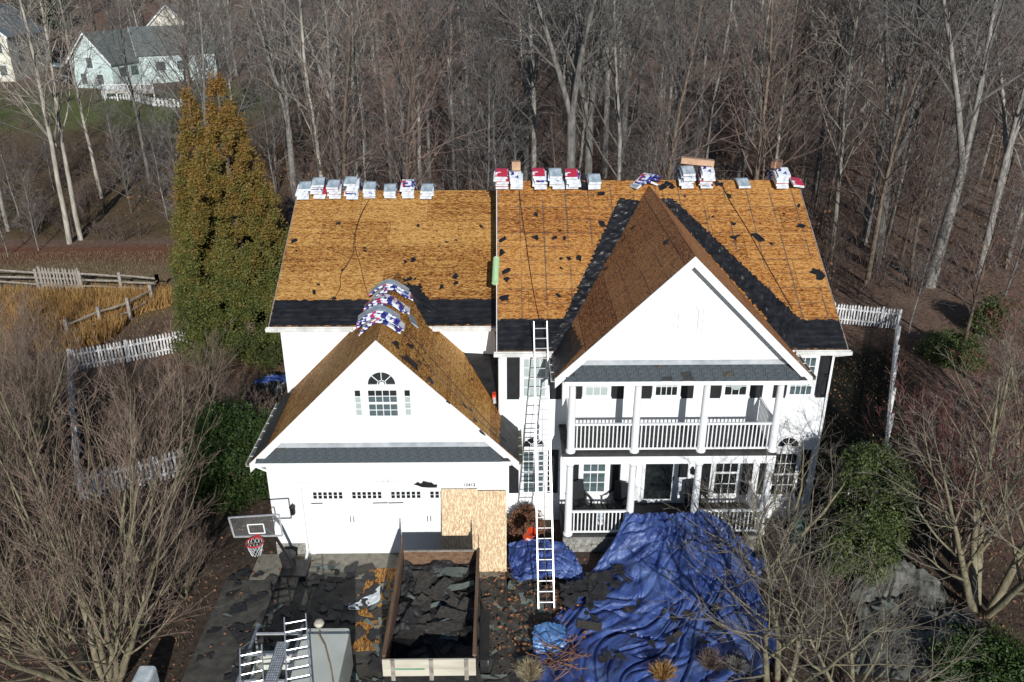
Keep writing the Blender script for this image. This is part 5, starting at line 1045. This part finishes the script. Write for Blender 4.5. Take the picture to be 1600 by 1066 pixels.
hero = [ # (u,v base px, prototype, scale, yaw, label)
 (1452,447,4,1.0,.3,'huge pale grey trunk rising right of the house by the white fence'),
 (1270,330,1,.9,1.0,'many stemmed grey tree just past the right end of the roof'),
 (108,378,2,1.15,2.0,'pale slender tree leaning left at the near edge of the field bank'),
 (126,372,2,1.05,4.0,'pale slender tree beside the leaning one at the field edge'),
 (160,312,2,.95,5.0,'pale slim tree standing alone before the mint green house'),
 (236,300,0,.8,1.5,'grey tree on the bank right of the slim pale one'),
 (462,330,4,.85,2.2,'large spreading tree just left of the left roof ridge'),
 (611,290,2,1.1,.6,'pale trunk behind the sixth bundle stack of the left roof'),
 (632,290,0,1.05,.1,'pale trunk behind the seventh bundle stack of the left roof'),
 (657,288,2,1.05,3.6,'slim trunk behind the eighth bundle stack of the left roof'),
 (672,287,0,.9,4.2,'grey trunk right of the last bundle stack on the left roof'),
 (775,285,0,1.0,2.9,'grey trunk straight above the step between the two roofs'),
 (944,282,1,1.05,1.9,'forked grey tree left of the front gable peak'),
 (972,280,4,1.0,5.2,'big spreading grey tree directly behind the front gable peak'),
 (1036,276,2,1.15,.9,'pale leaning trunk between the gable peak and the long carton'),
 (1088,262,0,1.1,3.1,'grey trunk behind the long tan carton'),
 (1165,262,2,1.0,4.4,'slim pale trunk behind the single silver bundle'),
 (1380,400,2,.8,2.5,'small pale tree between the house and the huge right trunk'),
 (1530,430,1,.85,.2,'branching grey tree at the right edge behind the fence')]
used = set(); occ = []
def put(k, x, y, s, rz, label=None, group=None):
    loc = (x, y, gz(x, y)-.05)
    if k not in used:
        used.add(k); o = PROT[k][0]; o.location = loc; o.rotation_euler = (0,0,rz); o.scale = (s,)*3; o['label'] = label or PROT[k][1]
    else: o = copy_tree(PROT[k][0], loc, (0,0,rz), label or PROT[k][1], s)
    if group: o['group'] = group
    elif 'group' in o: del o['group']
    occ.append((x, y)); return o
for u, v, k, s, rz, lab in hero:
    p = un(u, v, 'z', 0); put(k, p.x, p.y, s, rz, lab)
rg = random.Random(99); cnt = 0; tries = 0; FT = []
def pxx(x, y, z=0):
    d = Vector((x,y,z))-CAMP; zc = d.dot(_fw); return 800+FPX*d.dot(_r)/zc
while cnt < 228 and tries < 9000:
    tries += 1
    y = 24+rg.random()**1.25*120; hw = (y+22)*.70; x = 7+rg.uniform(-hw, hw)
    u = pxx(x, y)
    if u < 300 and y < 112:
        if y < 34 or rg.random() > .05: continue
    if x < -4 and y < 30: continue
    if x > 17 and y > 20 and y < 24: pass
    if any((x-a)**2+(y-b)**2 < (2.0+.012*y)**2 for a, b in occ): continue
    k = rg.choice((0,0,1,2,3,3,4,5,5,2)); s = rg.uniform(.8,1.15)
    o_ = put(k, x, y, s, rg.uniform(0,6.28), None, ['tall straight grey trees of the wood','forked grey trees of the wood','slim pale trees of the wood','reddish twiggy trees of the wood','thick low forked trees of the wood','thin young trees of the wood'][k]); cnt += 1; FT.append((o_, k, x, y))
sap = 0
while sap < 62:
    y = 23+rg.random()*46; x = rg.uniform(-4, 7+(y+22)*.68) if sap % 3 else rg.uniform(20, 7+(y+22)*.68)
    if y < 27 and 10 < x < 18: continue
    s_ = rg.uniform(.42,.72); o_ = put(5 if sap % 2 else 3, x, y, s_, rg.uniform(0,6.28), None, 'thin young trees of the wood' if sap % 2 else 'reddish twiggy trees of the wood'); FT.append((o_, 5 if sap % 2 else 3, x, y)); sap += 1
REFS = [(300,'at the far left of the wood'),(440,'behind the cedars'),(515,'behind the first two bundle stacks'),(595,'behind the middle left ridge stacks'),(690,'behind the last left ridge stacks'),(775,'behind the bare left ridge end'),(830,'behind the first right ridge stacks'),(910,'behind the red topped stacks'),(985,'left of the front gable peak'),(1050,'behind the front gable peak'),(1120,'behind the long tan carton'),(1190,'behind the single silver bundle'),(1260,'behind the right ridge end'),(1340,'just right of the house'),(1430,'behind the right picket fence'),(1520,'around the huge right trunk'),(9999,'at the far right of the wood')]
LOOK = ['tall straight grey tree','forked grey tree','slim pale tree','reddish twiggy tree','thick low forked tree','thin young tree']; seen_ = {}
for o_, k, x, y in sorted(FT, key=lambda f: f[3]):
    ref = next(t for lim, t in REFS if pxx(x, y) < lim); c_ = seen_.get((k, ref), 0); seen_[(k, ref)] = c_+1
    o_['label'] = LOOK[k]+' '+ref+', '+(('nearest' if c_ == 0 else ORD[c_]+' nearest') if c_ < 14 else 'furthest back')+' of its kind'
# right side near trees
for u, v, k, s, lab in ((1500,560,3,.55,'reddish small tree right of the shaded side yard'),(1590,640,3,.6,'reddish small tree at the right edge of the yard'),(1420,520,5,.5,'thin sapling beyond the corner of the right picket fence'),(1560,500,5,.8,'thin grey tree on the right slope')):
    p = un(u, v, 'z', 0); put(k, p.x, p.y, s, RNG.uniform(0,6), lab)
for u, v, s_, lab in ((205,330,.5,'thin grey sapling on the bank left of the cedars'),(262,345,.55,'taller thin grey sapling beside the cedars'),(280,300,.6,'thin sapling just above the left cedar tip'),(30,340,.55,'thin sapling at the left edge of the bank'),(60,390,.4,'small sapling at the foot of the bank'),(12,400,.45,'small bare sapling at the left picture edge'),(250,235,.6,'grey sapling by the low white fence'),(215,270,.55,'grey sapling on the upper bank'),(180,240,.5,'grey sapling on the lawn edge'),(85,300,.45,'thin sapling between the two pale pairs'),(290,390,.4,'small sapling against the cedars')):
    p = un(u, v, 'z', 0); put(5, p.x, p.y, s_, u, lab)
# far wood: one mass
rg = random.Random(5); fw_ = MB()
def cheap_tree(mb, x, y, z, H_, rg):
    mb.tube([(x,y,z),(x+rg.uniform(-.6,.6),y,z+H_*.5),(x+rg.uniform(-1,1),y,z+H_)], [.22,.15,.03], 4, cap=False)
    for _ in range(34):
        t = rg.uniform(.3,1); a = rg.uniform(0,6.28); L_ = H_*.26*(1.2-t); p = Vector((x,y,z+H_*t)); q = p+Vector((cos(a)*L_, sin(a)*L_, L_*rg.uniform(.6,1.3))); mb.tube([p, p.lerp(q,.5)+Vector((0,0,-.2)), q], [.05,.035,.015], 3, cap=False)
        for _ in range(2):
            s = p.lerp(q, rg.uniform(.3,.9)); e = s+Vector((rg.uniform(-1,1),rg.uniform(-1,1),rg.uniform(.3,1.4)))*L_*.35; mb.tube([s,e], [.03,.012], 3, cap=False)
for _ in range(620):
    y = 130+rg.random()*230; hw = (y+22)*.72; x = 7+rg.uniform(-hw,hw); cheap_tree(fw_, x, y, gz(x,y)-.3, rg.uniform(17,24), rg)
tag(link('far_wood', fw_.mesh('far_wood', M['twig'])), 'distant mass of bare woodland', kind='stuff')
# undergrowth brush
rg = random.Random(8); bu = MB()
def brush(mb, c, h, r, n, rg, th=.012):
    for _ in range(n):
        a = rg.uniform(0,6.28); s = rg.random(); p = Vector(c)+Vector((rg.uniform(-.3,.3),rg.uniform(-.3,.3),0)); q = p+Vector((cos(a)*r*s, sin(a)*r*s, h*rg.uniform(.6,1.1)*(1-.35*s))); m_ = p.lerp(q,.55)+Vector((0,0,h*.1))
        mb.tube([p, m_, q], [th*1.6, th, th*.6], 3, cap=False)
        for _ in range(5):
            b = m_.lerp(q, rg.random()); e = b+Vector((rg.uniform(-1,1),rg.uniform(-1,1),rg.uniform(0,1)))*h*.22; mb.tube([b,e], [th*.7,th*.4], 3, cap=False)
for _ in range(1500):
    y = 22+rg.random()**1.2*75; hw = (y+22)*.66; x = 7+rg.uniform(-hw,hw)
    if x < -7 and y < 33: continue
    if x < -12 and y < 80 and rg.random() > .25: continue
    brush(bu, (x,y,gz(x,y)), rg.uniform(1.2,4.2), rg.uniform(.8,2.2), 9, rg, .012)
for _ in range(150):
    a_ = rg.uniform(0,1); x = -12-rg.random()**.8*26; y = rg.uniform(32.5,60); brush(bu, (x,y,gz(x,y)), rg.uniform(.7,2.4), rg.uniform(.8,2.2), 14, rg, .012)
tag(link('brush_undergrowth', bu.mesh('brush_undergrowth', M['twig_red'])), 'reddish brushy undergrowth at the edge of the wood', kind='stuff')
# near multi stem shrubs
SHCF = dict(seg=[9,6,4,3], n=[10,6,5], start=[.18,.15,.15], ang=[24,26,32], ratio=[.62,.52,.5], rr=[.5,.45,.5], wob=[.09,.13,.17,.2], up=[.05,.06,.05,.04], tip=[.12,.15,.3,.4], sides=[6,4,3,3], rmin=.0042, split=2)
sh = make_tree('bare_shrub', 31, 8.3, .095, SHCF, 'bark_olive', 'twig_olive', 'big many stemmed bare shrub rising at the near left corner', 'shrub', stems=19, spread=33)
sh2 = make_tree('bare_shrub', 32, 5.2, .06, dict(SHCF, n=[11,7,5]), 'bark_olive', 'twig_olive', 'brown bare shrub along the left picket fence', 'shrub', stems=9, spread=34)
p = un(165,1075,'z',0); sh.location = (p.x, p.y, 0)
for u, v, s, rz, lab in ((-30,960,.8,1.0,'big bare shrub at the left edge of the yard'),(25,760,.7,3.0,'bare shrub left of the fence corner')):
    p = un(u, v, 'z', 0); copy_tree(sh, (p.x,p.y,0), (0,0,rz), lab, s)
p = un(240,720,'z',0); sh2.location = (p.x,p.y,0); sh2.scale = (.6,)*3; sh2['label'] = 'brown bare shrub before the front run of the left picket fence'
for u, v, s, rz, lab in ((50,700,.9,1.,'brown bare shrub outside the left picket fence'),(200,640,.45,2.,'brown bare shrub inside the left picket yard'),(330,625,.5,3.3,'brown bare shrub between cedar and garage'),(20,600,.9,4.,'brown bare shrub at the left edge below the golden grass'),(370,720,.7,5.,'small brown bare shrub beside the green laurel'),(110,1000,.6,.5,'low brown shrub tangled under the big near shrub'),(290,930,.6,.9,'brown bare shrub left of the hoop')):
    p = un(u, v, 'z', 0); copy_tree(sh2, (p.x,p.y,0), (0,0,rz), lab, s)
# right near birch-like clump and dogwood
bi = make_tree('bare_tree', 41, 8.6, .13, dict(SHCF, n=[12,7,5], ang=[36,32,34], up=[.02,.045,.04,.03], rmin=.0048), 'bark_olive', 'twig_near', 'pale multi trunk tree at the right edge with wide fine branches', stems=5, spread=26); p = un(1535,950,'z',0); bi.location = (p.x,p.y,0)
dg = make_tree('bare_tree', 42, 5.4, .11, dict(SHCF, n=[9,6,5], ang=[48,42,36], up=[-.0,.03,.03,.02], wob=[.2,.2,.2,.2], ratio=[.72,.55,.5], rmin=.0045), 'bark_olive', 'twig_near', 'gnarled low tree with grey crooked limbs in front of the blue tarp', stems=4, spread=42); p = un(1215,1075,'z',0); dg.location = (p.x,p.y,0)
copy_tree(dg, tuple(un(1195,900,'z',0)), (0,0,2.1), 'slender crooked tree standing before the right porch column', .85); copy_tree(dg, tuple(un(1330,1110,'z',0)), (0,0,4.0), 'second gnarled grey tree at the near edge by the grey tarp', .7)
copy_tree(bi, tuple(un(1600,760,'z',0)), (0,0,1.7), 'pale multi trunk tree further back at the right edge', .8)
rd = make_tree('bare_shrub', 43, 4.6, .05, dict(SHCF, n=[11,7,5]), 'bark_brown', 'twig_crim', 'red twigged bare shrub in the shaded right yard', 'shrub', stems=8, spread=32); p = un(1440,800,'z',0); rd.location = (p.x,p.y,0)
copy_tree(rd, tuple(un(1500,880,'z',0)), (0,0,2.), 'red twigged bare shrub beside the pale right trunks', 1.0); copy_tree(rd, tuple(un(1590,700,'z',0)), (0,0,4.), 'red twigged bare shrub at the right edge of the yard', 1.3)
# cedar
def foliage(n, sampler, m, name, parent, seed, size, sub=4, flat=.5):
    rg = np.random.default_rng(seed); c = sampler(n, rg); n = len(c); Vs = []
    for k in range(sub):
        cc = c + rg.normal(0, size*.9, (n,3)); a = rg.normal(0,1,(n,3)); a[:,2] = a[:,2]*flat+.35; a /= np.linalg.norm(a,axis=1)[:,None]; b = np.cross(a, rg.normal(0,1,(n,3))); b /= np.linalg.norm(b,axis=1)[:,None]; s = size*rg.uniform(.5,1.3,(n,1))
        Vs.append(np.stack([cc-b*s*.35, cc+b*s*.35, cc+a*s*1.3],1))
    V = np.concatenate(Vs).reshape(-1,3); me = bpy.data.meshes.new(name); me.from_pydata(V.tolist(), [], np.arange(len(V)).reshape(-1,3).tolist()); me.materials.append(M[m]); return link(name, me, parent)
def cone_sampler(H_, R, z0=.3, lob=.32, seed=0):
    def f(n, rg):
        m = 560; t = 1-np.sqrt(rg.random(m)); hz = z0+(H_-z0)*t; ha = rg.uniform(0,6.28,m); prof = np.minimum((1-t)*1.55, .35+.95*(1-t)**.8)
        rr = R*prof*(.5+.5*rg.random(m)**.6); k = rg.integers(0, m, n); cs = .07+.085*(1-hz[k]/H_)
        x = rr[k]*np.cos(ha[k]); y = rr[k]*np.sin(ha[k]); g = rg.normal(0,1,(n,3)); up = np.abs(g[:,2])
        return np.stack([x,y,hz[k]],1)+np.stack([g[:,0]*cs, g[:,1]*cs, (up*2.0-1.0)*cs*1.3],1)
    return f
def cedar(u, v, H_, R, n, label, seed):
    p = un(u, v, 'z', 0); t = thing('cedar_tree', label, 'conifer', (p.x,p.y,0)); link('trunk', MB().tube([(0,0,-.2),(0,0,H_*.5),(0,0,H_*.97)], [.28,.16,.03], 8).mesh('trunk', M['bark_brown']), t)
    foliage(n, cone_sampler(H_, R), 'cedar', 'crown', t, seed, .085); return t
cedar(396,545, 13.1, 2.65, 56000, 'tall bronze green conical cedar left of the house', 1); cedar(350,520, 12.3, 1.7, 30000, 'narrower bronze tipped cedar left of the tall one', 2)
# broadleaf shrubs
def blob_sampler(H_, R, m=90):
    def f(n, rg):
        ha = rg.uniform(0,6.28,m); hz = rg.uniform(.1,1,m); rr = R*np.sqrt(np.clip(1-((hz-.4)/.64)**2,0,1))*rg.uniform(.6,1,m); k = rg.integers(0,m,n)
        return np.stack([rr[k]*np.cos(ha[k]), rr[k]*np.sin(ha[k]), hz[k]*H_],1)+rg.normal(0,1,(n,3))*R*.16
    return f
def green_shrub(x, y, H_, R, n, m, label, seed, size=.07, name='evergreen_shrub'):
    t = thing(name, label, 'shrub', (x,y,gz(x,y)))
    st = MB(); rg = random.Random(seed)
    for k in range(5): a = rg.uniform(0,6.28); st.tube([(0,0,0),(cos(a)*R*.3,sin(a)*R*.3,H_*.5),(cos(a)*R*.5,sin(a)*R*.5,H_*.85)], [.04,.03,.012], 5)
    link('stem', st.mesh('stem', M['bark_brown']), t); foliage(n, blob_sampler(H_, R), m, 'crown', t, seed, size, sub=3, flat=1.0)
p = un(1335,895,'z',0); green_shrub(p.x, p.y, 4.3, 1.05, 22000, 'leaf_y', 'tall green shrub standing at the right corner of the house', 51)
p = un(365,790,'z',0); green_shrub(p.x, p.y+.9, 3.0, 1.5, 22000, 'leaf_g', 'glossy green laurel left of the garage', 52)
p = un(1540,1060,'z',0); green_shrub(p.x, p.y-.3, .8, 1.3, 10000, 'leaf_g', 'low dark green shrub at the near right corner', 53)
p = un(835,835,'z',0); green_shrub(7.95,.9, .9, .45, 5000, 'leaf_br', 'brown leaved shrub between garage and porch', 54, .06, 'dry_shrub')
for k, (u, v, h, r, m, lab) in enumerate(((75,80,8,5,'leaf_dk','dark evergreen tree behind the cream house'),(1555,520,1.5,1.2,'leaf_y','green bush on the right slope'),(1490,560,.8,1.3,'leaf_y','low green bush on the shaded right bank'),(1050,262,2.4,1.2,'leaf_dk','dark green bush in the wood behind the gable peak'),(540,262,1.6,1.4,'leaf_dk','dark low bush behind the left ridge'))):
    p = un(u, v, 'z', 0); green_shrub(p.x, p.y, h, r, 7000, m, lab, 60+k, .09 if h < 5 else .3)
# ------------------------------------------------------------------ neighbour houses and cars
def nb_house(x, y, w_, dpt, h, rh, rz, wm, rm, label, wins=((.25,.6),(.6,.6)), deck=False, rot_gable=False):
    t = thing('house', label, 'house', (x,y,gz(x,y)), (0,0,rz)); L = lambda n, mb, m, par=None: link(n, mb.mesh(n, M[m]), par or t)
    L('wall', MB().prism([(0,-.5),(w_,-.5),(w_,h),(w_/2,h+rh),(0,h)], 0, dpt), wm)
    for s in (0, 1):
        mb = MB(); e = Vector((-.35 if s == 0 else w_+.35, -.35, h-.2)); ap = Vector((w_/2, -.35, h+rh+.12)); mb.obox(e, ap-e, (0,dpt+.7,0), (0,0,.14)); L('roof', mb, rm)
        mb = MB(); mb.obox(e-Vector((0,.03,.1)), ap-e, (0,.029,0), (0,0,.3)); L('rake_board', mb, 'trim')
    for k_ in range(3): L('window', MB().box(w_+.001, w_+.08, dpt*(.2+.28*k_), dpt*(.2+.28*k_)+1.3, h*.45, h*.45+1.2), 'glass_grey', None)
    for fx, fz in wins:
        f = L('window', MB().box(fx*w_-.6, fx*w_+.6, -.08, -.001, fz*h-.8, fz*h+.8), 'trim'); L('pane', MB().box(fx*w_-.5, fx*w_+.5, -.1, -.081, fz*h-.7, fz*h+.7), 'glass_grey', f)
    return t
def on(u, v): return un(u, v, 'z', 1.0)
p = on(116,134); nh = nb_house(p.x, p.y, 7.2, 7.6, 3.4, 3.7, radians(-20), 'n_wall', 'n_roof', 'mint green neighbour house with steep green gable across the field', ((.5,1.0),(.3,.35),(.7,.35)))
p = on(185,134); nb_house(p.x-1, p.y+9, 8, 10.5, 4.2, 3.2, radians(-62), 'n_wall', 'n_roof', 'long green roofed wing behind the mint green gable', ((.2,.7),(.4,.7),(.6,.7),(.8,.7)))
p = on(268,124); nb_house(p.x-9, p.y+16, 7.5, 9, 5.2, 3.6, radians(8), 'n_wallc', 'n_roofb', 'pale gabled house half hidden behind bare branches', ((.3,.7),(.7,.7)))
p = on(-40,125); nb_house(p.x-2, p.y-2, 9, 12, 6.2, 3.8, radians(2), 'n_wallc', 'n_roofb', 'cream house cut by the left edge of the view', ((.85,.75),(.6,.75),(.85,.25),(.55,.25)))
dk = thing('garden_deck', 'raised timber deck with white rail behind the mint green house', 'deck', (*on(215,150).xy, 0)); q = on(180,152); r_ = on(270,146)
part('deck_floor', MB().box(q.x, r_.x, q.y-3, q.y, 1.9, 2.05), M['timber_pale'], dk)
for k in range(5): x = q.x+(r_.x-q.x)*k/4; part('post', MB().box(x-.08,x+.08,q.y-3,q.y-2.84,.0,3.0), M['trim'], dk)
part('rail', MB().box(q.x, r_.x, q.y-3.02, q.y-2.92, 2.95, 3.03), M['trim'], dk)
for k in range(40): x = q.x+(r_.x-q.x)*(k+.5)/40; part('baluster', MB().box(x-.03,x+.03,q.y-3,q.y-2.95,2.06,2.94), M['trim'], dk)
lowf = [on(170,150)-Vector((0,2,0)), on(205,158), on(240,166), on(300,168)]; picket_fence([Vector((a.x,a.y,gz(a.x,a.y))) for a in lowf], 'low white fence on the lawn below the mint green house', h=1.0, step=.5, gapw=.3)
def car(u, v, m, label, rz=1.2):
    p = on(u, v); t = thing('parked_car', label, 'car', (p.x,p.y,gz(p.x,p.y)+.02), (0,0,rz), 'cars parked beside the mint green house'); L = lambda n, mb, mm, par=None: link(n, mb.mesh(n, M[mm]), par or t)
    L('body', MB().prism([(-2.2,.35),(2.2,.35),(2.25,.75),(1.5,.92),(-2.1,.98),(-2.25,.7)], -.85, .85), m); L('cabin', MB().prism([(-1.8,.981),(1.1,.94),(.4,1.45),(-1.4,1.48)], -.75, .75), 'glass_dark'); L('roof', MB().prism([(-1.42,1.481),(.42,1.451),(.3,1.52),(-1.3,1.54)], -.74, .74), m)
    for x in (-1.35,1.4):
        for y in (-.88,.7): w_ = L('wheel', MB().tube([(x,y,.33),(x,y+.18,.33)], .33, 14), 'tyre'); L('rim', MB().tube([(x,y-.004,.33),(x,y+.184,.33)], .17, 10), 'alu', w_)
    for y in (-.6,.6): L('headlight', MB().box(2.18,2.262,y-.15,y+.15,.6,.72), 'shell')
car(104,128,'carpaint_n','dark blue car nearest the mint green house',-1.4); car(100,112,'carpaint_g','silver grey car behind the dark blue one',-1.4); car(102,99,'carpaint_r','red car furthest up the neighbour drive',-1.2)
